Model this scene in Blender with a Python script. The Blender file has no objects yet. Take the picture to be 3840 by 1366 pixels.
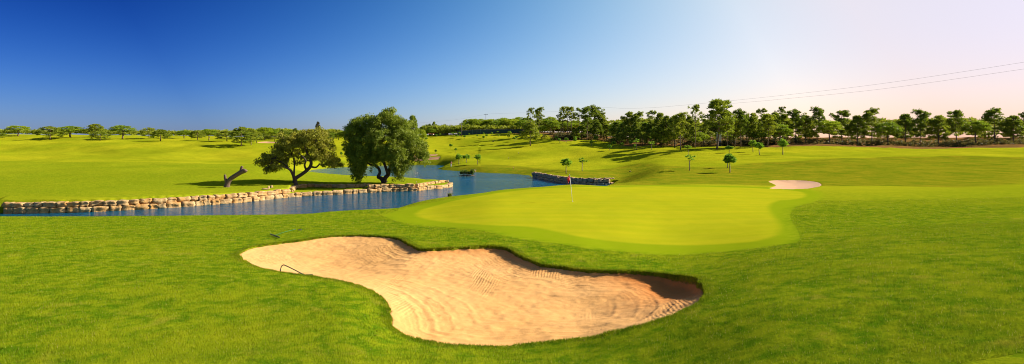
import bpy, bmesh, math, random
import numpy as np
from mathutils import Vector

R = math.radians
scene = bpy.context.scene
COL = scene.collection

# ------------------------------------------------------------------ camera
F = 2100.0      # focal length in photo pixels
CX, HY = 1920.0, 530.0   # principal column, eye level row
cam = bpy.data.cameras.new('camera')
cam.sensor_width = 36.0
cam.lens = 36.0 * F / 3840.0
cam.shift_y = -(683.0 - HY) / 3840.0
cam.clip_start = 0.1
cam.clip_end = 8000
camo = bpy.data.objects.new('camera', cam)
camo.location = (0, 0, 0)
camo.rotation_euler = (R(90), 0, 0)
COL.objects.link(camo)
scene.camera = camo

# ------------------------------------------------------------------ sky, sun, exposure
SUN_EL, SUN_BEYOND = 28.0, 15.0      # elevation; degrees beyond straight right
sd_ = Vector((math.cos(R(SUN_BEYOND)) * math.cos(R(SUN_EL)), math.sin(R(SUN_BEYOND)) * math.cos(R(SUN_EL)), math.sin(R(SUN_EL))))
w = bpy.data.worlds.new('World')
scene.world = w
w.use_nodes = True
nt = w.node_tree
for n in list(nt.nodes): nt.nodes.remove(n)
out = nt.nodes.new('ShaderNodeOutputWorld')
bg = nt.nodes.new('ShaderNodeBackground')
sky = nt.nodes.new('ShaderNodeTexSky')
sky.sky_type = 'NISHITA'
sky.sun_disc = False
sky.sun_elevation = R(SUN_EL)
sky.sun_rotation = R(90 - SUN_BEYOND)
sky.altitude = 0
sky.air_density = 1.0
sky.dust_density = 0.8
sky.ozone_density = 1.5
# the clear sky darkens and turns deeper blue away from the sun (the polarised part of the sky):
# per channel exp(k0 + k1 c + k2 z + k3 c z + k4 c c), c = cosine to the sun, z = height of the view ray
tc = nt.nodes.new('ShaderNodeTexCoord')
nrmv = nt.nodes.new('ShaderNodeVectorMath'); nrmv.operation = 'NORMALIZE'; nt.links.new(tc.outputs['Generated'], nrmv.inputs[0])
dp = nt.nodes.new('ShaderNodeVectorMath'); dp.operation = 'DOT_PRODUCT'; nt.links.new(nrmv.outputs[0], dp.inputs[0]); dp.inputs[1].default_value = tuple(sd_)
sz_ = nt.nodes.new('ShaderNodeSeparateXYZ'); nt.links.new(nrmv.outputs[0], sz_.inputs[0])
def M_(op, a, b=0.0):
    m = nt.nodes.new('ShaderNodeMath'); m.operation = op
    for i, v in enumerate((a, b)):
        if isinstance(v, (int, float)): m.inputs[i].default_value = v
        else: nt.links.new(v, m.inputs[i])
    return m.outputs[0]
cc = M_('MINIMUM', M_('MAXIMUM', dp.outputs['Value'], -0.2), 0.72)
zz_ = M_('MINIMUM', M_('MAXIMUM', sz_.outputs[2], 0.0), 0.26)
cz = M_('MULTIPLY', cc, zz_); c2 = M_('MULTIPLY', cc, cc)
comb = nt.nodes.new('ShaderNodeCombineXYZ')
over = M_('MINIMUM', M_('MAXIMUM', M_('SUBTRACT', 2.1, M_('MULTIPLY', sz_.outputs[2], 4.0)), 0.0), 1.0)
K = [[0.058, 0.126, 0.591], [2.32, 1.448, 0.286], [-10.322, -4.987, -2.762], [19.348, 11.223, 5.72], [-2.968, -2.463, -1.549]]
for ch in range(3):
    e_ = M_('ADD', K[0][ch], M_('MULTIPLY', cc, K[1][ch]))
    for v_, kk_ in ((zz_, K[2][ch]), (cz, K[3][ch]), (c2, K[4][ch])): e_ = M_('ADD', e_, M_('MULTIPLY', v_, kk_))
    e_ = M_('ADD', e_, M_('MULTIPLY', M_('MAXIMUM', M_('SUBTRACT', dp.outputs['Value'], 0.62), 0.0), (-2.5, -1.9, -0.9)[ch]))
    nt.links.new(M_('EXPONENT', M_('MULTIPLY', e_, over)), comb.inputs[ch])
tint = nt.nodes.new('ShaderNodeMix'); tint.data_type = 'RGBA'; tint.blend_type = 'MULTIPLY'; tint.inputs[0].default_value = 1.0; tint.clamp_result = False
nt.links.new(sky.outputs[0], tint.inputs[6]); nt.links.new(comb.outputs[0], tint.inputs[7])
nt.links.new(tint.outputs[2], bg.inputs['Color'])
bg.inputs['Strength'].default_value = 0.05
nt.links.new(bg.outputs[0], out.inputs['Surface'])
sl = bpy.data.lights.new('sun', 'SUN')
sl.energy = 4.6
sl.angle = R(0.53)
sl.color = (1.0, 0.91, 0.76)
so = bpy.data.objects.new('sun', sl)
so.rotation_euler = (-sd_).to_track_quat('-Z', 'Y').to_euler()
so.location = (60, 20, 60)
COL.objects.link(so)
scene.view_settings.view_transform = 'Standard'
scene.view_settings.look = 'None'
scene.view_settings.gamma = 1.0
scene.cycles.filter_width = 1.0
scene.view_settings.exposure = 1.05

# ------------------------------------------------------------------ numeric helpers
def vnoise(x, y, seed=0):
    rs = np.random.RandomState(seed)
    g = rs.rand(256, 256)
    xi = np.floor(x).astype(int); yi = np.floor(y).astype(int)
    fx = x - xi; fy = y - yi
    fx = fx * fx * (3 - 2 * fx); fy = fy * fy * (3 - 2 * fy)
    a = g[xi & 255, yi & 255]; b = g[(xi + 1) & 255, yi & 255]
    c = g[xi & 255, (yi + 1) & 255]; d = g[(xi + 1) & 255, (yi + 1) & 255]
    return (a * (1 - fx) + b * fx) * (1 - fy) + (c * (1 - fx) + d * fx) * fy - 0.5

def fbm(x, y, seed=0, oct=3):
    s = 0; a = 1.0
    for k in range(oct):
        s = s + a * vnoise(x * 2 ** k + 7.3 * k, y * 2 ** k + 3.1 * k, seed + k); a *= 0.5
    return s

def sstep(t, a, b):
    t = np.clip((t - a) / (b - a), 0, 1)
    return t * t * (3 - 2 * t)

def pchip(xk, yk, x):
    xk = np.asarray(xk, float); yk = np.asarray(yk, float)
    h = np.diff(xk); d = np.diff(yk, axis=0) / (h if yk.ndim == 1 else h[:, None])
    m = np.zeros_like(yk)
    m[0] = d[0]; m[-1] = d[-1]
    for i in range(1, len(xk) - 1):
        w1 = 2 * h[i] + h[i - 1]; w2 = h[i] + 2 * h[i - 1]
        with np.errstate(divide='ignore', invalid='ignore'):
            mm = (w1 + w2) / (w1 / d[i - 1] + w2 / d[i])
        m[i] = np.where(d[i - 1] * d[i] > 0, mm, 0)
    x = np.clip(x, xk[0], xk[-1])
    i = np.clip(np.searchsorted(xk, x, side='right') - 1, 0, len(xk) - 2)
    t = (x - xk[i]) / h[i]
    h_ = h[i]
    if yk.ndim > 1: t = t[:, None]; h_ = h_[:, None]
    return ((1 + 2 * t) * (1 - t) ** 2) * yk[i] + t * (1 - t) ** 2 * h_ * m[i] + t * t * (3 - 2 * t) * yk[i + 1] + t * t * (t - 1) * h_ * m[i + 1]

# ------------------------------------------------------------------ terrain profiles
# every column: list of (distance, row) or (distance, None, height)
ZW = -8.5
cols = {
 -1300: [(1,None,-1.7),(6,None,-3.2),(12,None,-4.2),(25,None,-5.0),(40,None,-5.6),(52,None,-7.5),(60,None,-7.2),(90,None,-6.8),(160,None,-6),(300,None,0),(500,None,6),(1000,None,4),(3000,None,0)],
 0:    [(1,None,-1.7),(5,None,-3.4),(10.5,1366),(14,1165),(19,1020),(25,935),(32,875),(41,822),(46,813),(50,None,-8.2),(54,None,-9.2),(60,None,-7.2),(85,None,-6.7),(110,None,-5.9),(130,None,-5.8),(200,None,-4.2),(280,None,-0.5),(360,None,3),(500,None,6),(1000,None,4),(3000,None,0)],
 900:  [(1,None,-1.7),(5,None,-3.4),(10.7,1366),(13.7,1200),(18,1052),(24.3,952),(28,902),(33,858),(39,822),(43,807),(49,None,-8.0),(54,None,-9.2),(62,None,-9),(72,None,-7.2),(84,None,-7.1),(96,None,-6.5),(110,None,-5.9),(130,None,-5.85),(165,610),(215,570),(255,548),(290,535),(340,521),(420,512),(600,None,3),(1000,None,2),(3000,None,0)],
 1250: [(1,None,-1.7),(5,None,-3.4),(10.8,1366),(14,1190),(18.5,1054),(24,965),(28.6,890),(34,848),(40,818),(46,793),(52,None,-8),(58,None,-9.3),(75,None,-9),(88,None,-7.2),(100,None,-7.2),(128,None,-7.2),(150,None,-7.2),(185,613),(205,597),(240,572),(285,548),(335,532),(400,519),(500,513),(1000,None,3),(3000,None,0)],
 1600: [(1,None,-1.7),(5,None,-3.5),(11.3,1366),(14,1260),(18,1090),(22,985),(27,902),(32,857),(40,806),(47,773),(54,750),(61,None,-8),(67,None,-9.3),(88,None,-9),(100,None,-7.3),(118,None,-7.3),(150,None,-7.2),(205,606),(230,592),(255,577),(300,556),(350,533),(400,517),(430,509),(500,508),(1000,None,4),(3000,None,0)],
 1900: [(1,None,-1.7),(5,None,-3.5),(11.7,1366),(13.5,1293),(18,1090),(22.5,982),(27,900),(32,842),(38,793),(44,757),(50,735),(58,710),(64,None,-7.6),(70,None,-9.3),(100,None,-9),(140,None,-7.6),(156,622),(166,619),(185,603),(210,587),(235,572),(265,560),(300,545),(340,528),(380,511),(410,500),(450,499),(600,None,9),(1000,None,8),(3000,None,0)],
 2150: [(1,None,-1.7),(5,None,-3.4),(11.2,1366),(13,1290),(17,1120),(20.9,1010),(25,930),(29,877),(35,815),(44,757),(52,720),(60,693),(65,None,-6.6),(72,None,-9.0),(98,None,-9),(112,None,-7.45),(124,655),(136,638),(150,625),(170,603),(195,585),(225,566),(250,553),(275,538),(292,526),(310,523),(340,508),(400,499),(600,None,8),(1000,None,6),(3000,None,0)],
 2310: [(1,None,-1.7),(5,None,-3.2),(10.8,1366),(12.8,1255),(16.6,1115),(20.2,1018),(23.5,960),(27,910),(32,845),(44,757),(52,721),(62,697),(70,688),(80,None,-6.25),(88,None,-6.95),(100,None,-7.45),(112,672),(124,652),(138,634),(150,622),(170,593),(195,573),(225,560),(250,550),(275,536),(292,530),(350,516),(500,None,3),(1000,None,3),(3000,None,0)],
 2500: [(1,None,-1.7),(5,None,-2.9),(10.2,1366),(12.6,1215),(16,1110),(19.2,1034),(22,985),(25,942),(30,877),(38,798),(48,739),(60,703),(66,693),(75,677),(88,653),(100,631),(108,622),(118,None,-5.35),(128,None,-5.3),(140,603),(150,592),(170,573),(190,560),(205,551),(230,543),(260,535),(350,523),(500,None,3),(1000,None,3),(3000,None,0)],
 2940: [(1,None,-1.6),(4,None,-2.4),(8.6,1366),(10.6,1200),(14,1058),(18.5,968),(23,922),(30,851),(38,795),(48,745),(60,707),(68,695),(80,670),(92,643),(105,622),(118,607),(135,594),(150,582),(170,567),(190,555),(205,548),(230,541),(260,535),(350,523),(500,None,3),(1000,None,3),(3000,None,0)],
 3400: [(1,None,-1.6),(4,None,-2.2),(8,1350),(10.6,1140),(14,1000),(18.5,915),(24,870),(30,840),(38,785),(48,740),(60,705),(70,685),(80,662),(92,635),(105,615),(120,600),(150,578),(190,553),(205,547),(260,535),(350,523),(500,None,3),(1000,None,3),(3000,None,0)],
 5200: [(1,None,-1.5),(4,None,-1.8),(8,None,-2.0),(14,None,-2.2),(24,None,-2.8),(38,None,-3.6),(60,None,-4),(100,None,-3.6),(190,None,-2),(350,None,1),(1000,None,3),(3000,None,0)],
}
def fd(Y):
    """the first estimate of the far distances was too long: the hills rise more steeply and stand closer"""
    return Y if Y <= 170 else (170 + (Y - 170) * 0.5 if Y <= 500 else Y - 165)
for k_ in cols:
    cols[k_] = [(fd(t[0]), t[1]) if len(t) == 2 else (fd(t[0]), None, t[2] * fd(t[0]) / t[0]) for t in cols[k_]]
LY = np.linspace(0, math.log(2800), 1400)
ck = sorted(cols)
prof = []
for k in ck:
    ys = []; ss = []
    for t in cols[k]:
        ys.append(math.log(t[0]))
        ss.append(-(t[1] - HY) / F if len(t) == 2 else t[2] / t[0])
    zs = [s * math.exp(y) for s, y in zip(ss, ys)]
    prof.append(pchip(ys, zs, LY))
prof = np.array(prof)
CK = np.array(ck, float)
PXS = np.arange(-1300, 5201, 10.0)
TAB = pchip(CK, prof, PXS)      # smooth across columns

def tab(px, Y):
    a = (np.clip(px, -1300, 5200) + 1300) / 10.0
    b = np.log(np.clip(Y, 1.0, 2790)) / LY[-1] * (len(LY) - 1)
    i = np.clip(a.astype(int), 0, TAB.shape[0] - 2); j = np.clip(b.astype(int), 0, TAB.shape[1] - 2)
    fa = a - i; fb = b - j
    return (TAB[i, j] * (1 - fa) + TAB[i + 1, j] * fa) * (1 - fb) + (TAB[i, j + 1] * (1 - fa) + TAB[i + 1, j + 1] * fa) * fb

def on_plane(px, v, z):
    Y = -z * F / (v - HY)
    return ((px - CX) / F * Y, Y)

def sdf(X, Y, poly, rng=None):
    """signed distance, negative inside"""
    P = np.array(poly); Q = np.roll(P, -1, axis=0)
    shp = X.shape; X = X.ravel(); Y = Y.ravel()
    res = np.full(X.shape, 1e3)
    pad = 14.0
    m = (X > P[:, 0].min() - pad) & (X < P[:, 0].max() + pad) & (Y > P[:, 1].min() - pad) & (Y < P[:, 1].max() + pad)
    x = X[m]; y = Y[m]
    d2 = np.full(x.shape, 1e9); ins = np.zeros(x.shape, bool)
    for (x0, y0), (x1, y1) in zip(P, Q):
        dx, dy = x1 - x0, y1 - y0
        t = np.clip(((x - x0) * dx + (y - y0) * dy) / (dx * dx + dy * dy + 1e-12), 0, 1)
        d2 = np.minimum(d2, (x - x0 - t * dx) ** 2 + (y - y0 - t * dy) ** 2)
        c = ((y0 > y) != (y1 > y))
        xi = x0 + (y - y0) / (y1 - y0 + 1e-12) * dx
        ins ^= (c & (x < xi))
    d = np.sqrt(d2); d[ins] *= -1
    res[m] = d
    return res.reshape(shp)

def pdist(X, Y, line):
    P = np.array(line)
    d2 = np.full(X.shape, 1e9)
    for (x0, y0), (x1, y1) in zip(P[:-1], P[1:]):
        dx, dy = x1 - x0, y1 - y0
        t = np.clip(((X - x0) * dx + (Y - y0) * dy) / (dx * dx + dy * dy + 1e-12), 0, 1)
        d2 = np.minimum(d2, (X - x0 - t * dx) ** 2 + (Y - y0 - t * dy) ** 2)
    return np.sqrt(d2)

def smooth_line(pts, n=4, closed=False):
    P = [np.array(p, float) for p in pts]; N = len(P); o = []
    for i in range(N if closed else N - 1):
        p0 = P[(i - 1) % N] if closed or i > 0 else P[0]
        p1 = P[i]; p2 = P[(i + 1) % N]
        p3 = P[(i + 2) % N] if closed or i < N - 2 else P[-1]
        for k in range(n):
            t = k / n
            o.append(0.5 * (2 * p1 + (p2 - p0) * t + (2 * p0 - 5 * p1 + 4 * p2 - p3) * t * t + (3 * p1 - p0 - 3 * p2 + p3) * t ** 3))
    if not closed: o.append(P[-1])
    return o

wall_px = [(0,802),(300,797),(600,782),(896,761),(990,751),(1105,739),(1226,732),(1320,727),(1456,720),(1556,717),(1603,712),(1680,705),(1692,700),(1694,697)]
WALL_A = smooth_line([on_plane(a, b, ZW) for a, b in wall_px], 4)
back_px = [(1688,692),(1640,684),(1560,678),(1480,674),(1400,671),(1300,668),(1230,666),(1165,665),(1152,655),(1155,643),(1175,637),(1247,630),(1330,625),(1400,622),(1500,620),(1560,619),(1640,620),(1668,622),(1655,628),(1640,633),(1660,638),(1717,642),(1769,646),(1853,650),(1927,653),(1985,659)]
wallb_px = [(1996,666),(2056,678),(2104,687),(2167,692.5),(2230,694),(2300,693)]
WALL_B = smooth_line([on_plane(a, b, ZW) for a, b in wallb_px], 4)
near_px = [(2290,700),(2240,745),(2100,772),(1900,790),(1700,812),(1500,830),(1200,855),(900,872),(500,872),(0,872),(-400,850),(-400,815)]
POND = [tuple(p) for p in WALL_A] + [on_plane(a, b, ZW) for a, b in back_px] + [tuple(p) for p in WALL_B] + [on_plane(a, b, ZW) for a, b in near_px]
# the two grass terraces between the courses
ZT = -7.84
up_px1 = [(1090,722),(1097,713),(1112,706),(1160,702),(1226,703),(1290,703.5),(1340,703),(1385,702)]
UP1 = smooth_line([on_plane(a, b, ZT) for a, b in up_px1], 4)  # meets the waterline wall at its left end
up_px2 = [(1560,702),(1580,697),(1610,691),(1640,687),(1665,684),(1688,683)]
UP2 = smooth_line([on_plane(a, b, ZT) for a, b in up_px2], 4)

def nudge(line, d):
    P = np.array(line); T = np.gradient(P, axis=0); T /= np.linalg.norm(T, axis=1)[:, None] + 1e-9
    return P + np.stack([-T[:, 1], T[:, 0]], 1) * d
WA = np.array(WALL_A)
WPX = CX + WA[:, 0] / WA[:, 1] * F
sel1 = WA[(WPX > 1090) & (WPX < 1388)]
TERR1 = [tuple(p) for p in sel1] + [tuple(p) for p in UP1[::-1]]
sel2 = WA[WPX > 1568]
TERR2 = [tuple(p) for p in sel2] + [tuple(p) for p in UP2[::-1]]

def px_of(X, Y): return CX + X / Y * F

def base_h(X, Y):
    return tab(px_of(X, Y), Y)

def ground_nobunk(X, Y):
    X = np.asarray(X, float); Y = np.asarray(Y, float)
    z = base_h(X, Y)
    z = z + fbm(X / 24, Y / 17, 17, 2) * 1.5 * sstep(Y, 150, 190) * (1 - sstep(Y, 265, 285)) + fbm(X / 13, Y / 11, 19, 2) * 0.45 * sstep(Y, 75, 110) * (px_of(X, Y) > 1800)
    amp = np.clip((Y - 10) / 200, 0.0, 0.5)
    z = z + fbm(X / 16, Y / 16, 5) * amp * sstep(Y, 60, 130)
    z = z + fbm(X / 2.3, Y / 2.3, 11) * 0.03 * sstep(Y, 5, 12)
    s = sdf(X, Y, POND)
    dw = np.minimum(pdist(X, Y, WALL_A), pdist(X, Y, WALL_B))
    wdt = np.where(dw < np.abs(s) + 0.3, 1.2, 8.0)
    wdt = np.where((Y < 90) & (wdt > 2), 7.0, wdt)
    wdt = np.where((px_of(X, Y) > 2210) & (Y < 109) & (Y > 60) & (wdt > 2), 1.9, wdt)
    k = np.where(wdt < 2, sstep(s, 0.35, 0.9), 0.25 * np.clip(s / 0.8, 0, 1) * np.clip(1, 0, 1) * 1.0)
    kb = np.clip(s / wdt, 0, 1); kb = 1 - (1 - kb) ** 2
    k = np.where(wdt < 2, k, kb)
    top = np.maximum(z, ZW + 0.05)
    zz = ZW + (top - ZW) * k
    inside = ZW - np.clip(-s * 0.5, 0, 1.5) - 0.02
    z2 = np.where(s > 0, np.where(s > 900, z, zz), inside)
    z2 = np.where((s > 0) & (wdt < 2) & (s < 0.35), ZW - 0.4, z2)
    for T in (TERR1, TERR2):
        t = sdf(X, Y, T)
        kk = 1 - sstep(t, -0.1, 0.35)
        z2 = np.where((t < 0.4) & (s > 0.3), z2 * (1 - kk) + np.minimum(z2, ZT - 0.03) * kk, z2)
    return z2

def hit0(px, v, fn=ground_nobunk, y0=7.0, y1=900.0):
    """where the sight line through a photo pixel meets the ground"""
    Ys = np.exp(np.linspace(math.log(y0), math.log(y1), 3000))
    X = (px - CX) / F * Ys; zr = -(v - HY) / F * Ys
    zt = fn(X, Ys)
    b = np.nonzero(zt >= zr)[0]
    i = b[0] if len(b) else len(Ys) - 1
    return float(X[i]), float(Ys[i]), float(zt[i])

# fast lookups through a tabulated surface come later; bunkers use these directly
bunk_px = [(899,951),(925,934),(989,920),(1072,909),(1136,901),(1200,891),(1289,884),(1392,884),(1469,892),(1501,899),(1524,914),(1556,929),(1592,938),(1688,934),(1816,928),(1880,932),(1918,943),(1944,962),(1995,981),(2033,996),(2104,1004),(2168,1013),(2251,1020),(2360,1020),(2452,1029),(2516,1039),(2567,1047),(2609,1055),(2632,1074),(2644,1101),(2618,1129),(2580,1154),(2516,1183),(2388,1222),(2260,1250),(2130,1270),(2008,1285),(1861,1296),(1688,1290),(1571,1273),(1507,1247),(1466,1215),(1462,1180),(1458,1145),(1430,1109),(1366,1077),(1289,1055),(1155,1033),(1040,1017),(963,998),(918,977),(900,962)]
BUNK = smooth_line([hit0(a, b)[:2] for a, b in bunk_px], 3, True)
BUNK = [tuple(p) for p in BUNK]
far_bunks = {
 'fa': [(1535,590),(1545,583),(1600,580),(1640,579),(1632,583),(1612,587),(1618,590),(1648,588),(1652,593),(1640,598),(1590,600),(1545,600)],
 'fb': [(968,534),(985,531.5),(1010,531),(1040,533),(1035,536),(1000,537),(970,536)],
 'fc': [(2885,678),(2910,675.5),(2950,675.5),(3000,676),(3060,682),(3080,694),(3040,706),(2960,709),(2910,708),(2885,706),(2900,700),(2908,694),(2895,687),(2884,682)],
}
FB = {k: [tuple(p) for p in smooth_line([hit0(a, b, y0=55)[:2] for a, b in v], 3, True)] for k, v in far_bunks.items()}

def lip_h(X, Y):
    # the turf stands a little proud of the sand along the far and right side
    return 0

def bunk_sd(X, Y):
    s = sdf(X, Y, BUNK)
    return s + np.where(np.abs(s) < 2, fbm(X * 2.2, Y * 2.2, 31) * 0.10 + fbm(X * 7, Y * 7, 35, 2) * 0.05, 0)

BC = np.array(BUNK).mean(axis=0)
def far_side(X, Y):
    """0 near and left edge, 1 along the far and right edge of the big bunker"""
    px = px_of(X, Y)
    edge = np.interp(px, [900, 1450, 1520, 1600, 1900, 2100, 2640], [24.5, 28, 27, 25.5, 24, 20.8, 18.0])
    mid = np.interp(px, [900, 1450, 1900, 2300, 2450, 2660], [24, 23, 17.5, 16.2, 15.6, 14.3])
    f = sstep(Y, mid, edge)
    a = np.interp(px, [900, 1440, 1530, 1900, 2100, 2400, 2600, 2700], [0.1, 0.15, 0.8, 1.0, 0.55, 0.75, 1.0, 1.0])
    return f * a

def ground_h(X, Y):
    X = np.asarray(X, float); Y = np.asarray(Y, float)
    z = ground_nobunk(X, Y)
    s = bunk_sd(X, Y)
    fs = far_side(X, Y)
    z = z + (0.05 + 0.06 * sstep(px_of(X, Y), 2350, 2600)) * fs * np.exp(-np.clip(s, 0, 9) / 0.9) * (np.abs(s) < 8)
    z = np.where(s < 0, z - np.clip(-s * 6, 0, 1.9), z)
    for k, P in FB.items():
        t = sdf(X, Y, P)
        z = np.where(t < 0, z - np.clip(-t * 1.0, 0, 0.8), z)
    return z

def sand_h(X, Y):
    X = np.asarray(X, float); Y = np.asarray(Y, float)
    z = ground_nobunk(X, Y)
    s = np.clip(-bunk_sd(X, Y), 0, 9)
    fs = far_side(X, Y)
    rr = sstep(px_of(X, Y), 2350, 2600)
    dip_far = (0.09 + 0.15 * rr) * (1 - np.exp(-s / 0.10)) + (0.17 + 0.25 * rr) * (1 - np.exp(-s / 0.8))
    dip_near = 0.40 * (1 - np.exp(-s / 2.2)) + 0.02
    z = z - 0.03 - (dip_far * fs + dip_near * (1 - fs))
    tr_ = (1 - fs) * sstep(px_of(X, Y), 1380, 1500)
    for c0, am_ in ((0.75, 0.017), (1.15, 0.022), (1.7, 0.012), (2.4, 0.012)):
        z = z + tr_ * am_ * np.exp(-((s + 0.25 * vnoise(X * 0.8, Y * 0.8, 61) - c0) / 0.07) ** 2)
    z = z + fbm(X * 1.1, Y * 1.1, 41) * 0.05 * np.clip(s, 0, 1) + fbm(X * 5, Y * 5, 44) * 0.02
    return z

GX = None
def hit(px, v, y0=7.0, y1=900.0): return hit0(px, v, ground_h, y0, y1)
def gz(x, y): return float(ground_h(np.array([x]), np.array([y]))[0])

green_px = [(1560,806),(1566,797),(1600,781),(1680,759),(1780,739),(1880,722.5),(1960,713),(2060,706),(2200,701.5),(2400,699.5),(2600,700.5),(2750,703),(2880,709),(2960,714),(3010,722),(3020,735),(2995,746),(2944,751),(2923,752),(2893,762),(2883,777),(2890,799),(2919,838),(2922,863),(2900,886),(2836,905),(2733,914),(2630,919),(2516,919),(2360,911),(2260,901),(2168,887),(2060,863),(1970,850),(1816,844),(1643,830),(1580,817)]
GREEN = [tuple(p) for p in smooth_line([hit0(a, b)[:2] for a, b in green_px], 3, True)]
collar_px = [(1443,812),(1450,803),(1500,788),(1560,771),(1700,746),(1800,728),(1900,711.5),(2000,705),(2100,700),(2200,697),(2400,695),(2600,696),(2750,698),(2900,703),(3000,708),(3070,718),(3085,738),(3050,757),(2985,775),(2962,800),(2965,830),(2990,870),(2990,905),(2944,917),(2797,936),(2644,951),(2452,954),(2360,946),(2220,932),(2117,918),(1990,902),(1912,889),(1850,873),(1803,865),(1700,855),(1560,844),(1490,830)]
COLLAR = [tuple(p) for p in smooth_line([hit0(a, b)[:2] for a, b in collar_px], 3, True)]
dirt_px = [(1952,505),(1990,500),(2040,503),(2080,521),(2100,530),(2140,529),(2190,523),(2240,524),(2290,534),(2340,548),(2400,550),(2460,544),(2540,549),(2600,548),(2680,549),(2760,550),(2850,550),(2944,552),(3300,553),(3840,553),(4500,553)]
DIRT = [tuple(p) for p in smooth_line([hit0(a, b, y0=120)[:2] for a, b in dirt_px], 2)]
DIRT = DIRT + [((px - CX) / F * Yv, Yv) for px, Yv in ((4600, 700), (3000, 700), (1560, 700), (1200, 700), (1200, 325), (1560, 325), (1700, 298), (1716, 291), (1900, 290))]
# rougher, longer olive turf
rough_px = [[(2290,700),(2240,685),(2200,672),(2100,655),(2010,645),(1990,655),(1900,653),(1780,645),(1655,636),(1700,622),(1790,618),(1900,620),(2000,630),(2080,637),(2170,640),(2260,634),(2360,619),(2460,616),(2560,625),(2700,625),(2800,613),(2944,607),(3300,590),(3840,590),(3840,720),(3300,700),(2900,697),(2600,690)],
            [(1160,640),(1247,612),(1300,604),(1400,600),(1480,600),(1640,602),(1700,603),(1705,612),(1660,622),(1600,620),(1247,630)]]
ROUGH = [[tuple(p) for p in smooth_line([hit0(a, b, y0=64)[:2] for a, b in q], 2, True)] for q in rough_px]

# ------------------------------------------------------------------ object helpers
def tag(o, label=None, cat=None, group=None, kind=None):
    if label: o['label'] = label
    if cat: o['category'] = cat
    if group: o['group'] = group
    if kind: o['kind'] = kind
    return o

def link(name, me, mat=None, parent=None):
    o = bpy.data.objects.new(name, me); COL.objects.link(o)
    if mat is not None and me is not None and not me.materials: me.materials.append(mat)
    if parent is not None: o.parent = parent
    return o

def empty(name, loc, rz=0, scale=(1, 1, 1)):
    o = bpy.data.objects.new(name, None); COL.objects.link(o)
    o.location = loc; o.rotation_euler = (0, 0, rz); o.scale = scale
    o.empty_display_size = 0.3
    return o

def mesh_np(name, V, Fc, nv=None, smooth=True, attrs=None):
    """V (n,3); Fc (m,k) same-sized polygons"""
    V = np.asarray(V, np.float32); Fc = np.asarray(Fc, np.int32)
    me = bpy.data.meshes.new(name)
    me.vertices.add(len(V)); me.vertices.foreach_set('co', V.ravel())
    m, k = Fc.shape
    me.loops.add(m * k); me.loops.foreach_set('vertex_index', Fc.ravel())
    me.polygons.add(m)
    me.polygons.foreach_set('loop_start', np.arange(0, m * k, k, dtype=np.int32))
    me.polygons.foreach_set('loop_total', np.full(m, k, np.int32))
    me.polygons.foreach_set('use_smooth', np.full(m, smooth, bool))
    for an, av in (attrs or {}).items():
        a = me.attributes.new(an, 'FLOAT', 'POINT'); a.data.foreach_set('value', np.asarray(av, np.float32).ravel())
    me.update(calc_edges=True); me.validate()
    return me

class MB:
    """collects simple shapes and makes one mesh"""
    def __init__(s): s.v = []; s.f = []
    def add(s, v, f):
        o = len(s.v); s.v += [tuple(p) for p in v]; s.f += [tuple(i + o for i in q) for q in f]
    def tube(s, pts, rad, n=8, cap=True):
        pts = [Vector(p) for p in pts]; N = len(pts)
        if not hasattr(rad, '__len__'): rad = [rad] * N
        up = Vector((0.31, 0.17, 0.93)); V = []; f = []
        a = None
        for i, p in enumerate(pts):
            t = (pts[min(i + 1, N - 1)] - pts[max(i - 1, 0)]).normalized()
            if a is None:
                a = t.cross(Vector((1, 0, 0)) if abs(t.x) < 0.8 else Vector((0, 1, 0))).normalized()
            a = (a - t * a.dot(t)).normalized(); b = t.cross(a)
            for k in range(n):
                q = 2 * math.pi * k / n
                V.append(p + (a * math.cos(q) + b * math.sin(q)) * rad[i])
        for i in range(N - 1):
            for k in range(n):
                f.append((i * n + k, i * n + (k + 1) % n, (i + 1) * n + (k + 1) % n, (i + 1) * n + k))
        if cap:
            f.append(tuple(range(n))[::-1]); f.append(tuple((N - 1) * n + k for k in range(n)))
        s.add(V, f); return s
    def box(s, c, sz, rz=0, bev=0.0):
        bm = bmesh.new(); bmesh.ops.create_cube(bm, size=1)
        for v in bm.verts: v.co = Vector((v.co.x * sz[0], v.co.y * sz[1], v.co.z * sz[2]))
        if bev: bmesh.ops.bevel(bm, geom=bm.edges[:], offset=bev, segments=2, affect='EDGES', profile=0.6)
        ca, sa = math.cos(rz), math.sin(rz)
        bm.verts.index_update()
        V = [(c[0] + v.co.x * ca - v.co.y * sa, c[1] + v.co.x * sa + v.co.y * ca, c[2] + v.co.z) for v in bm.verts]
        s.add(V, [tuple(v.index for v in f_.verts) for f_ in bm.faces]); bm.free(); return s
    def mesh(s, name, smooth=True):
        me = bpy.data.meshes.new(name); me.from_pydata(s.v, [], s.f)
        for p in me.polygons: p.use_smooth = smooth
        me.update(); return me
    def build(s, name, mat, parent=None, smooth=True): return link(name, s.mesh(name, smooth), mat, parent)

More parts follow.
